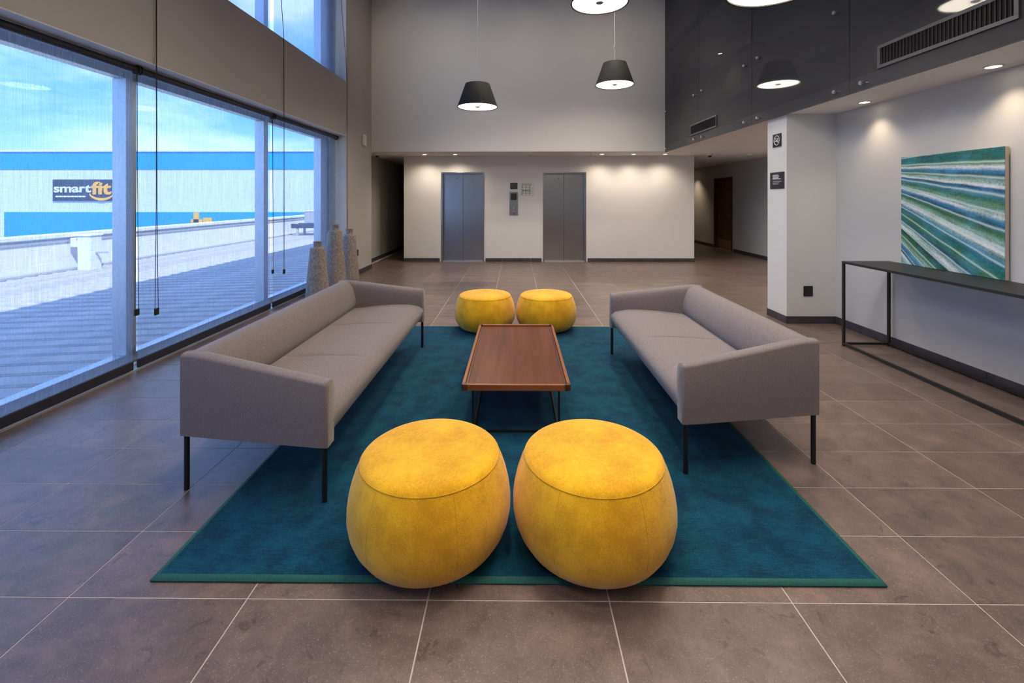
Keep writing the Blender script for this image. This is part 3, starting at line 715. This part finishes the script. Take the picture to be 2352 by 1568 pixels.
# ------------------------------------------------------------------ sofas
ZB, ZT, ZA, ZS = 0.275, 0.678, 0.580, 0.445
def sofa(name, label, LF, LB, D, seams, loc, rz):
    t = thing(name, label, 'sofa', loc, rz, 'grey lounge sofas')
    def hl(y): return (LF + (LB - LF) * (y + D / 2) / D) / 2
    # seat: lofted along the length, dented at the seams
    bm = bmesh.new(); secs = []
    xs = [-1.0, -0.97, -0.9, -0.8]
    rows = []
    prof = [(-D / 2 + 0.075, ZB), (-D / 2 + 0.045, ZB + 0.004), (-D / 2 + 0.025, ZB + 0.03), (-D / 2 + 0.006, ZB + 0.075), (-D / 2 - 0.002, ZB + 0.105), (-D / 2 + 0.004, ZB + 0.130), (-D / 2 + 0.030, ZB + 0.155),
            (-D / 2 + 0.075, ZS - 0.003), (-D / 2 + 0.13, ZS + 0.008), (-D / 2 + 0.22, ZS + 0.012), (-0.10, ZS + 0.012), (0.0, ZS + 0.008), (0.10, ZS), (D / 2 - 0.20, ZS - 0.008), (D / 2 - 0.14, ZS - 0.012), (D / 2 - 0.08, ZS - 0.02), (D / 2 - 0.08, ZB)]
    stations = set([-1.0, -0.985, -0.95, -0.85, 0.85, 0.95, 0.985, 1.0])
    for k in range(-8, 9): stations.add(round(k / 10, 3))
    for s_ in seams:
        for d in (-0.035, -0.02, -0.01, -0.004, 0, 0.004, 0.01, 0.02, 0.035): stations.add(round(s_ + d, 4))
    for s_ in sorted(stations):
        row = []
        edge = max(0.0, (abs(s_) - 0.9) / 0.1)
        for (y, z) in prof:
            x = s_ * (hl(y) - 0.07)
            dz = -0.006 * edge ** 2 if z > ZB + 0.1 else 0
            for q in seams:
                dx = (s_ - q) * hl(y)
                wy = max(0.0, min(1.0, (y + D / 2 - 0.10) / 0.10)) * max(0.0, min(1.0, (D / 2 - 0.19 - y) / 0.08))
                if z > ZB + 0.12:
                    dz -= (0.010 * math.exp(-(dx / 0.005) ** 2) + 0.006 * math.exp(-(dx / 0.03) ** 2)) * wy
            row.append((x, y, z + dz))
        rows.append(row)
    loft(bm, rows); obj('seat', bm, 'sofa_fabric', t, smooth=True, angle=55)
    # back
    y1 = D / 2
    prof = [(y1 - 0.003, ZB), (y1 - 0.003, ZT - 0.03), (y1 - 0.008, ZT - 0.012), (y1 - 0.022, ZT - 0.002), (y1 - 0.06, ZT), (y1 - 0.095, ZT - 0.008), (y1 - 0.125, ZT - 0.030), (y1 - 0.148, ZT - 0.07), (y1 - 0.163, ZT - 0.12),
            (y1 - 0.172, ZT - 0.17), (y1 - 0.173, ZT - 0.21), (y1 - 0.160, ZT - 0.245), (y1 - 0.13, ZT - 0.27), (y1 - 0.12, ZB)]
    bm = bmesh.new(); rows = []
    for k in range(17):
        s_ = -1 + k / 8
        rows.append([(s_ * (hl(y) - 0.045), y, z) for y, z in prof])
    loft(bm, rows); obj('backrest', bm, 'sofa_fabric', t, smooth=True, angle=60)
    # arms
    for sg in (-1, 1):
        bm = bmesh.new(); rows = []
        for k in range(13):
            f = k / 12
            y = -D / 2 + D * f
            h = ZA + (ZT - ZA) * min(1.0, max(0.0, (f - 0.02) / 0.86)) ** 1.0
            th = 0.100 - 0.004 * f
            e0 = 0.0
            if k == 0: e0 = 0.012
            pr = [(0.0 + e0, ZB), (e0 * 0.6, ZB + 0.1), (0.0 + e0, h - 0.016 - e0), (0.004 + e0, h - 0.006 - e0), (0.016 + e0, h - e0), (0.05, h + 0.002 - e0), (0.078 - e0, h - 0.006 - e0), (th - 0.006 - e0, h - 0.026 - e0), (th - e0, h - 0.06), (th + 0.004 - e0, h - 0.12), (th - e0, ZS - 0.03), (th - 0.01 - e0, ZB)]
            rows.append([(sg * (hl(y) - a), y + (0.0 if k else 0.0), z) for a, z in pr])
            if k == 0:
                e0 = 0.004; y = -D / 2 + 0.006
                y_ = -D / 2 + 0.008
                pr = [(0.0 + e0, ZB), (0, ZB + 0.1), (0.0 + e0 * 0.4, h - 0.016), (0.004, h - 0.006), (0.016, h), (0.05, h + 0.002), (0.078, h - 0.006), (th - 0.006, h - 0.026), (th, h - 0.06), (th + 0.004, h - 0.12), (th, ZS - 0.03), (th - 0.01, ZB)]
                rows.append([(sg * (hl(y_) - a), y_, z) for a, z in pr])
        loft(bm, rows); obj('armrest', bm, 'sofa_fabric', t, smooth=True, angle=50)
    # underside frame
    bm = bmesh.new()
    loft(bm, [[(-hl(y) + 0.06, y, ZB - 0.004), (hl(y) - 0.06, y, ZB - 0.004), (hl(y) - 0.06, y, ZB + 0.04), (-hl(y) + 0.06, y, ZB + 0.04)] for y in (-D / 2 + 0.10, D / 2 - 0.05)])
    obj('base_board', bm, 'black_steel', t)
    for sy in (-1, 1):
        y = sy * (D / 2 - 0.022)
        for sx in (-1, 1):
            x = sx * (hl(y) - 0.02)
            bm = bmesh.new(); tube(bm, [(x, y, 0.0142 if sy < 0 else 0.0005), (x, y, ZB + 0.03)], 0.0125, 14); lg = obj('leg', bm, 'black_steel', t, smooth=True, angle=50)
    return t
sofa('lounge_sofa', 'long grey three-seat sofa with black legs in front of the window', 2.285, 2.06, 0.78, [-0.36, 0.36], (-1.277, 3.262, 0.0), PI / 2)
sofa('lounge_sofa', 'shorter grey two-seat sofa with black legs on the console table side', 1.865, 1.62, 0.785, [0.0], (1.258, 3.290, 0.0), -PI / 2)

# ------------------------------------------------------------------ ottomans
def ottoman(label, loc, rz):
    t = thing('round_ottoman', label, 'ottoman', loc, rz, 'yellow round ottomans')
    prof = [(0.235, 0.014), (0.262, 0.020), (0.288, 0.042), (0.312, 0.078), (0.327, 0.115), (0.3345, 0.155), (0.334, 0.195), (0.328, 0.240), (0.317, 0.285), (0.303, 0.325), (0.291, 0.352), (0.2855, 0.362)]
    bm = bmesh.new(); lathe(bm, prof, 72, True, False); body = obj('side_cover', bm, 'velvet_yellow', t, smooth=True, angle=60)
    prof2 = [(0.2855, 0.362), (0.280, 0.371), (0.268, 0.379), (0.245, 0.385), (0.20, 0.389), (0.12, 0.392), (0.02, 0.393)]
    bm = bmesh.new(); lathe(bm, prof2, 72, False, True); obj('top_cushion', bm, 'velvet_yellow', t, smooth=True, angle=60)
    bm = bmesh.new(); tube(bm, [(0.2863 * math.cos(a), 0.2863 * math.sin(a), 0.3625) for a in [2 * PI * k / 96 for k in range(97)]], 0.0014, 6, False)
    obj('top_seam', bm, 'velvet_seam', t, smooth=True)
    for k in range(6):
        a = k * PI / 3
        bm = bmesh.new(); tube(bm, [((r - 0.0004) * math.cos(a), (r - 0.0004) * math.sin(a), z) for r, z in prof[1:]], 0.0012, 6)
        obj('side_seam', bm, 'velvet_seam', body, smooth=True)
    for k in range(4):
        a = PI / 4 + k * PI / 2
        bm = bmesh.new(); lathe(bm, [(0.016, 0.0005), (0.018, 0.004), (0.018, 0.018)], 14, cx=0.2 * math.cos(a), cy=0.2 * math.sin(a))
        obj('glide', bm, 'plastic_white', t, smooth=True, angle=40)
    return t
Z0 = 0.0
ot = ottoman('yellow velvet ottoman in the left foreground, front left of the four', (-0.358, 1.902, 0.0172), math.radians(-90 - 33))
dup(ot, (0.322, 1.905, 0.0172), math.radians(-90 - 34), 'yellow velvet ottoman in the right foreground, front right of the four')
dup(ot, (-0.345, 5.03, 0.0172), math.radians(-90 + 20), 'yellow velvet ottoman behind the coffee table, rear left of the four')
dup(ot, (0.334, 5.03, 0.0172), math.radians(-90 - 20), 'yellow velvet ottoman behind the coffee table, rear right of the four')

# ------------------------------------------------------------------ coffee table
t = thing('coffee_table', 'low walnut tray-top coffee table on a thin black frame in the middle of the rug', 'table', (0.0, 2.735, 0.0145))
W2, LT, ZTT = 0.33, 1.325, 0.311
B('tray_panel', 'walnut', (-W2 + 0.02, W2 - 0.02, 0.02, LT - 0.02, ZTT - 0.035, ZTT - 0.014), t)
cb = 0.034
for sx in (-1, 1):
    x0, x1 = sorted((sx * W2, sx * (W2 - 0.020)))
    B('rim', 'walnut_rim', (x0, x1, cb, LT - cb, ZTT - 0.036, ZTT + 0.002), t, bev=0.003)
    x0, x1 = sorted((sx * (W2 - 0.020), sx * (W2 - 0.036)))
    B('rim_bead', 'walnut_dark', (x0, x1, 0.03, LT - 0.03, ZTT - 0.02, ZTT - 0.009), t, bev=0.003)
for y0, y1 in ((0, 0.020), (LT - 0.020, LT)):
    B('rim', 'walnut_rim_cross', (-W2 + cb, W2 - cb, y0, y1, ZTT - 0.036, ZTT + 0.002), t, bev=0.003)
for sx in (-1, 1):
    for y0, y1, fy in ((0, cb, 0), (LT - cb, LT, 1)):
        bm = bmesh.new()
        xo, xi, xm = sx * W2, sx * (W2 - cb), sx * (W2 - 0.020)
        yo, yi, ym = (0, cb, 0.020) if fy == 0 else (LT, LT - cb, LT - 0.020)
        ch = 0.008
        cyo = yo + ch if fy == 0 else yo - ch
        pts = [(xi, yo), (xo - sx * ch, yo), (xo, cyo), (xo, yi), (xm, yi), (xm, ym), (xi, ym)]
        loft(bm, [[(a, b_, ZTT - 0.036) for a, b_ in pts], [(a, b_, ZTT + 0.002) for a, b_ in pts]])
        obj('corner_block', bm, 'walnut_dark', t)
fx, fy0, fy1 = 0.264, 0.055, LT - 0.055
for x in (-fx, fx):
    for y in (fy0, fy1):
        B('leg', 'black_steel', (x - 0.006, x + 0.006, y - 0.006, y + 0.006, 0.0005, ZTT - 0.0355), t)
    B('floor_rail', 'black_steel', (x - 0.006, x + 0.006, fy0 + 0.006, fy1 - 0.006, 0.0005, 0.0125), t)
for y in (fy0, fy1):
    B('floor_rail', 'black_steel', (-fx + 0.006, fx - 0.006, y - 0.006, y + 0.006, 0.0005, 0.0125), t)
    B('top_rail', 'black_steel', (-fx + 0.006, fx - 0.006, y - 0.006, y + 0.006, ZTT - 0.047, ZTT - 0.0355), t)

# ------------------------------------------------------------------ console table
CX0, CX1, CY0, CY1, CZ = 3.225, 3.690, 1.95, 4.515, 0.835
t = thing('console_table', 'long slim black metal console table against the right wall under the painting', 'table', (CX0, CY0, 0))
dx, dy = CX1 - CX0, CY1 - CY0; s_ = 0.022
B('table_top', 'console_steel', (0, dx, 0, dy, CZ - 0.022, CZ), t, bev=0.0015)
for x in (0, dx - s_):
    for y in (0, dy - s_):
        B('leg', 'console_steel', (x, x + s_, y, y + s_, 0.0005, CZ - 0.022), t, bev=0.0015)
    B('floor_rail', 'console_steel', (x, x + s_, s_, dy - s_, 0.012, 0.034), t, bev=0.0015)
for y in (0, dy - s_): B('floor_rail', 'console_steel', (s_, dx - s_, y, y + s_, 0.012, 0.034), t, bev=0.0015)

# ------------------------------------------------------------------ painting
t = thing('palm_painting', 'square canvas print of blue and green palm leaf folds above the console table', 'painting', (3.672, 4.352, 0.838))
B('canvas', 'palm_print', (0, 0.004, -0.915, 0, 0, 1.007), t)
Bs('stretcher', 'canvas_edge', [(0.004, 0.032, -0.915, -0.885, 0, 1.007), (0.004, 0.032, -0.03, 0, 0, 1.007), (0.004, 0.032, -0.885, -0.03, 0, 0.03), (0.004, 0.032, -0.885, -0.03, 0.977, 1.007)], t)
B('wall_batten', 'canvas_edge', (0.032, XR - 3.674, -0.62, -0.30, 0.80, 0.84), t)

# ------------------------------------------------------------------ vases
def vase(label, x, y, h, rb, rt, rn, hn, seed):
    t = thing('floor_vase', label, 'vase', (x, y, 0), seed, 'tall mottled floor vases')
    hs = h - hn
    prof = [(rb * 0.93, 0.001), (rb, 0.03)] + [(rb + (rt - rb) * (k / 10) ** 1.08, 0.03 + (hs - 0.06) * k / 10) for k in range(1, 11)]
    prof += [(rt * 0.99, hs - 0.018), (rt * 0.93, hs - 0.006), (rn * 1.05, hs)]
    bm = bmesh.new(); lathe(bm, prof, 40, True, False); obj('vase_body', bm, 'vase_glaze', t, smooth=True, angle=45)
    bm = bmesh.new(); lathe(bm, [(rn * 1.05, hs), (rn * 0.97, hs + 0.01), (rn, hs + hn * 0.8), (rn * 1.12, hs + hn - 0.006), (rn * 1.12, hs + hn), (rn * 0.90, hs + hn), (rn * 0.85, hs + hn - 0.05), (rn * 0.85, hs + 0.01)], 32, False, True)
    obj('vase_neck', bm, 'vase_glaze', t, smooth=True, angle=40)
vase('shortest of the three tall mottled grey-brown floor vases, nearest the sofa', -2.745, 6.24, 0.86, 0.165, 0.098, 0.052, 0.078, 0.3)
vase('tallest of the three mottled grey-brown floor vases, in the middle', -2.745, 6.84, 1.06, 0.180, 0.103, 0.056, 0.085, 1.7)
vase('medium mottled grey-brown floor vase, farthest and next to the pier', -2.74, 7.42, 0.955, 0.165, 0.098, 0.054, 0.085, 2.9)

# ------------------------------------------------------------------ lamps
def pendant(label, x, y, z, ceil, bend):
    t = thing('pendant_lamp', label, 'lamp', (x, y, z), 0, 'black cone pendant lamps')
    r0, r1, h = 0.3275, 0.198, 0.375
    bm = bmesh.new(); lathe(bm, [(r0 - 0.016, 0.010), (r0 - 0.013, 0.0), (r0, -0.002), (r0, 0.002), (r1, h), (r1 - 0.004, h)], 64, False, False); sh = obj('lamp_shade', bm, 'shade_black', t, smooth=True, angle=40)
    bm = bmesh.new(); lathe(bm, [(r0 - 0.020, 0.015), (r1 - 0.006, h - 0.012)], 64, False, False); obj('shade_lining', bm, 'shade_lining', sh, smooth=True)
    bm = bmesh.new(); tube(bm, [(r0 - 0.0003, 0, 0.001), (r1 - 0.0003, 0, h - 0.001)], 0.0022, 6); sm = obj('shade_seam', bm, 'cord_black', sh); sm.rotation_euler = (0, 0, -1.3)
    bm = bmesh.new(); lathe(bm, [(r0 - 0.016, 0.010), (r0 - 0.016, 0.014)], 64, True, True); obj('diffuser', bm, 'diffuser', t)
    bm = bmesh.new(); lathe(bm, [(0.010, -0.010), (0.030, -0.004), (0.045, 0.002), (0.046, 0.010)], 24, True, True); obj('finial', bm, 'vent_metal', t, smooth=True, angle=40)
    bm = bmesh.new(); lathe(bm, [(r1 - 0.006, h - 0.012), (r1 - 0.006, h - 0.006)], 48, True, True); obj('shade_cap', bm, 'shade_black', t)
    T('hanger', 'cord_white', [(0, 0, h - 0.01), (0, 0, h + 0.22), (-bend, 0, h + 0.27), (-bend * 0.4, 0, h + 0.30), (0, 0, h + 0.31)], 0.0032, t, 8)
    T('cord', 'cord_white', [(0, 0, h + 0.30), (0, 0, ceil - z - 0.02)], 0.0025, t, 6)
    bm = bmesh.new(); lathe(bm, [(0.05, ceil - z - 0.03), (0.055, ceil - z - 0.02), (0.055, ceil - z - 0.0005)], 24, True, True); obj('canopy', bm, 'plastic_white', t, smooth=True, angle=40)
pendant('lit black cone pendant lamp hanging lowest, above the left lift', -0.625, 7.35, 2.937, HIGH, 0.01)
pendant('lit black cone pendant lamp right of the lowest one, before the upper wall', 1.700, 7.82, 3.410, HIGH, 0.022)
pendant('lit pendant lamp cut by the top edge, in the middle of the picture', 0.96, 5.21, 3.695, HIGH, 0.02)
pendant('lit pendant lamp cut by the top edge, before the black glass wall', 1.88, 3.32, 2.98, HIGH, 0.02)
pendant('unseen fill pendant lamp added above the sofas', -0.85, 3.2, 3.60, HIGH, 0.02)  # this and the following pendants are unseen, added to fill the room with light
pendant('unseen fill pendant lamp added above the front ottomans', 0.75, 1.7, 3.35, HIGH, 0.02)
pendant('unseen fill pendant lamp added behind the viewer on the window side', -0.9, -0.3, 3.5, HIGH, 0.02)
pendant('unseen fill pendant lamp added behind the viewer on the wall side', 1.1, -1.4, 3.4, HIGH, 0.02)

def downlight(label, x, y, z, power, spot=105, soft=0.03, col=(1.0, 0.80, 0.55), tilt=0.0):
    t = thing('downlight', label, 'downlight', (x, y, z), 0, 'recessed ceiling downlights')
    bm = bmesh.new(); lathe(bm, [(0.058, -0.0005), (0.060, -0.006), (0.046, -0.008), (0.044, -0.001)], 32, False, False); obj('trim_ring', bm, 'plastic_white', t, smooth=True, angle=40)
    bm = bmesh.new(); lathe(bm, [(0.044, -0.004), (0.044, -0.001)], 32, True, True); obj('lens', bm, 'lamp_lens', t)
    l = bpy.data.lights.new('downlight_beam', 'SPOT'); l.energy = power; l.spot_size = math.radians(spot); l.spot_blend = 1.0; l.color = col; l.shadow_soft_size = soft
    lo = bpy.data.objects.new('downlight_beam', l); C.objects.link(lo); lo.parent = t; lo.location = (0, 0, -0.04); lo.rotation_euler = (math.radians(tilt), 0, 0)
for x, y, lab in [(3.56, 4.66, 'recessed downlight above the console table, next to the column'), (3.56, 3.41, 'recessed downlight above the console table, near the right picture edge'), (3.56, 2.16, 'recessed downlight over the right wall, outside the picture'), (3.56, 0.91, 'recessed downlight over the right wall beside the viewer'), (3.56, -0.34, 'recessed downlight over the right wall behind the viewer')]:
    downlight(lab, x, y, LOW, DOWNLIGHT)
for x, lab in [(-2.03, 'leftmost recessed downlight before the lift wall'), (-1.35, 'recessed downlight above the left lift door'), (1.90, 'recessed downlight right of the right lift door'), (2.60, 'second recessed downlight from the right before the lift wall'), (3.29, 'rightmost recessed downlight before the lift wall under the glass corner')]:
    downlight(lab, x, 10.03, LOW, DOWNLIGHT * 2.2, 150, 0.05, (1.0, 0.86, 0.68))
downlight('recessed downlight deep in the right hallway', 5.55, 14.9, LOW, DOWNLIGHT * 3.0)
downlight('unseen fill downlight added in the side lobby behind the column', 5.0, 7.0, LOW, DOWNLIGHT * 8.0, 150, 0.05, (1.0, 0.9, 0.8))  # this lamp and the next are hidden, added to brighten the right hallway
downlight('unseen fill downlight added in the side lobby beside the right hallway wall', 5.3, 9.0, LOW, DOWNLIGHT * 8.0, 150, 0.05, (1.0, 0.9, 0.8))
downlight('downlight in the gallery ceiling glimpsed through the dark glass', 4.42, 9.85, MEZ, DOWNLIGHT)
# unseen tilted spots added to brighten the upper wall
for x, wh in ((-2.1, 'first'), (-0.6, 'second'), (0.9, 'third'), (2.4, 'fourth')):
    downlight('unseen fill spotlight added to brighten the upper wall, %s from the window' % wh, x, 6.4, HIGH, 120.0, 66, 0.20, (1.0, 0.88, 0.76), 58)
# unseen downlights added under the high ceiling as room fill
for y, wh in ((-2.0, 'behind the viewer'), (0.2, 'above the viewer'), (2.4, 'above the front ottomans'), (4.6, 'above the coffee table'), (7.3, 'behind the rear ottomans')):
    for x, sd in ((-0.2, 'window side'), (1.6, 'gallery side')):
        downlight('unseen fill downlight added on the %s %s' % (sd, wh), x, y, HIGH, HIGH_FILL * (1.7 if y > 6 else 0.58), 84 if y < 6 else 92, 0.30, (1.0, 0.90, 0.78))

# ------------------------------------------------------------------ small fittings
def dome_camera(label, x, y, z):
    t = thing('dome_camera', label, 'camera', (x, y, z))
    bm = bmesh.new(); lathe(bm, [(0.040, -0.042), (0.058, -0.040), (0.062, -0.02), (0.062, -0.0005)], 28, True, True); obj('housing', bm, 'plastic_white', t, smooth=True, angle=40)
    bm = bmesh.new(); lathe(bm, [(0.004, -0.082), (0.022, -0.078), (0.036, -0.064), (0.042, -0.044), (0.042, -0.040)], 24, True, True); obj('dome', bm, 'plastic_black', t, smooth=True)
dome_camera('white dome camera with black lens at the left of the low ceiling', -3.04, 9.90, LOW)
dome_camera('white dome camera with black lens near the right hallway', 4.24, 9.95, LOW)
def smoke(label, x, y):
    t = thing('smoke_detector', label, 'detector', (x, y, LOW))
    bm = bmesh.new(); lathe(bm, [(0.03, -0.045), (0.045, -0.042), (0.055, -0.02), (0.062, -0.012), (0.062, -0.0005)], 28, True, True); obj('detector_body', bm, 'plastic_white', t, smooth=True, angle=40)
    bm = bmesh.new(); lathe(bm, [(0.010, -0.052), (0.026, -0.050), (0.028, -0.044)], 20, True, True); obj('sensor_cap', bm, 'outdoor_grey', t, smooth=True, angle=40)
smoke('white smoke detector on the low ceiling between the lifts', 0.33, 10.12)
smoke('white smoke detector on the ceiling right of the dome camera', 5.10, 9.95)
def sprinkler(label, x, y):
    t = thing('sprinkler', label, 'sprinkler', (x, y, LOW))
    bm = bmesh.new(); lathe(bm, [(0.010, -0.05), (0.010, -0.008), (0.028, -0.006), (0.028, -0.0005)], 16, True, True); obj('stem', bm, 'chrome', t, smooth=True, angle=40)
    bm = bmesh.new(); lathe(bm, [(0.016, -0.056), (0.016, -0.052)], 16, True, True); obj('deflector', bm, 'chrome', t)
sprinkler('tiny ceiling sprinkler between the two left downlights', -1.80, 9.62)
sprinkler('tiny ceiling sprinkler left of the right group of downlights', 1.62, 9.85)
t = thing('wall_sensor', 'small white wall sensor on the grey pier beside the window', 'sensor', (XL, 8.95, 2.50))
B('case', 'plastic_white', (0.0005, 0.05, -0.075, 0.075, -0.0, 0.22), t, bev=0.012)
B('lens_window', 'outdoor_grey', (0.049, 0.052, 0.02, 0.05, 0.03, 0.05), t)
t = thing('wall_outlet', 'black outlet plate low on the grey pier behind the vases', 'outlet', (XL, 8.62, 0.36))
B('plate', 'plastic_black', (0.0005, 0.010, -0.038, 0.038, 0, 0.12), t, bev=0.002)
B('socket', 'sign_black', (0.010, 0.013, -0.022, 0.022, 0.025, 0.095), t, bev=0.001)
t = thing('wall_outlet', 'black outlet plate low on the pale column', 'outlet', (3.395, 5.30, 0.32))
B('plate', 'plastic_black', (-0.052, 0.052, -0.011, -0.0005, 0, 0.118), t, bev=0.002)
B('socket', 'sign_black', (-0.024, 0.024, -0.014, -0.011, 0.022, 0.096), t, bev=0.001)
# lift call panel and plates
t = thing('lift_call_panel', 'tall steel call panel with black display between the lifts', 'call panel', (-0.054, YE, 1.075))
B('face_plate', 'steel_brushed', (-0.098, 0.098, -0.018, -0.0005, 0, 0.535), t, bev=0.003)
B('display', 'plastic_black', (-0.066, 0.066, -0.021, -0.018, 0.35, 0.50), t, bev=0.001)
for z, mat_, r_ in ((0.165, 'chrome', 0.016), (0.09, 'chrome', 0.014), (0.045, 'plastic_black', 0.012)):
    bm = bmesh.new(); tube(bm, [(0, -0.0245, z), (0, -0.018, z)], r_, 18); obj('call_button', bm, mat_, t, smooth=True, angle=40)
t = thing('lift_notice', 'small black notice plate above the steel call panel', 'sign', (-0.05, YE, 1.675))
B('plate', 'sign_black', (-0.085, 0.085, -0.008, -0.0005, 0, 0.145), t, bev=0.002)
Bs('printed_lines', 'vent_metal', [(-0.062, 0.055, -0.0088, -0.008, 0.118, 0.128), (-0.062, -0.01, -0.0088, -0.008, 0.098, 0.106), (-0.062, 0.0, -0.0088, -0.008, 0.082, 0.09), (-0.062, -0.02, -0.0088, -0.008, 0.066, 0.074)], t)
t = thing('instruction_plate', 'ivory plate of small pictograms right of the call panel', 'sign', (0.257, YE, 1.52))
B('plate', 'plate_ivory', (-0.165, 0.165, -0.012, -0.0005, 0, 0.30), t, bev=0.004)
marks = [(-0.128, 0.105, -0.0128, -0.012, 0.262, 0.274), (-0.128, 0.085, -0.0128, -0.012, 0.112, 0.124)]
Bs('printed_heading', 'print_black', marks, t)
for rz_, zc in enumerate((0.230, 0.190, 0.150, 0.086, 0.046)):
    for xc in (-0.118, -0.035, 0.048):
        Bs('pictogram', 'print_black', [(xc - 0.009, xc + 0.009, -0.0128, -0.012, zc - 0.012, zc + 0.010), (xc + 0.014, xc + 0.014 + R.uniform(0.025, 0.042), -0.0128, -0.012, zc + 0.000, zc + 0.008)], t)
# signs on the column's window-side face
t = thing('no_smoking_sign', 'square black no-smoking sign high on the column', 'sign', (3.15, 5.487, 2.075))
B('plate', 'sign_black', (-0.008, -0.0005, -0.088, 0.088, 0, 0.158), t, bev=0.003)
bm = bmesh.new(); ring = [(-0.0085, 0.055 * math.cos(2 * PI * k / 40), 0.079 + 0.055 * math.sin(2 * PI * k / 40)) for k in range(41)]; tube(bm, ring, 0.0045, 6, False); obj('ring', bm, 'print_white', t, smooth=True)
bm = bmesh.new(); tube(bm, [(-0.0085, 0.040, 0.079 + 0.038), (-0.0085, -0.040, 0.079 - 0.038)], 0.004, 6); obj('slash', bm, 'print_white', t)
Bs('cigarette', 'print_white', [(-0.0095, -0.008, -0.008, 0.036, 0.066, 0.078), (-0.0095, -0.008, -0.026, -0.012, 0.066, 0.078), (-0.0095, -0.008, -0.034, -0.029, 0.066, 0.078)], t)
for k in (0, 1):
    T('smoke_curl', 'print_white', [(-0.0088, -0.022 - 0.010 * k, 0.084), (-0.0088, -0.016 - 0.010 * k, 0.094), (-0.0088, -0.010 - 0.010 * k, 0.100), (-0.0088, 0.004 - 0.010 * k, 0.106)], 0.0022, t, 6)
t = thing('notice_sign', 'black rectangular notice with white lines of print at eye height on the column', 'sign', (3.15, 5.487, 1.572))
B('plate', 'sign_black', (-0.008, -0.0005, -0.146, 0.146, 0, 0.20), t, bev=0.003)
def line(z, h, wl): return (-0.0092, -0.008, 0.085 - wl, 0.085, z, z + h)
Bs('printed_heading', 'print_white', [line(0.160, 0.009, 0.115), line(0.146, 0.009, 0.135), line(0.129, 0.009, 0.12), line(0.115, 0.009, 0.165)], t)
Bs('printed_rule', 'print_white', [(-0.0092, -0.008, -0.13, 0.085, 0.103, 0.1045)], t)
Bs('printed_lines', 'outdoor_grey', [line(0.083, 0.007, 0.18), line(0.066, 0.006, 0.135), line(0.052, 0.007, 0.115)], t)
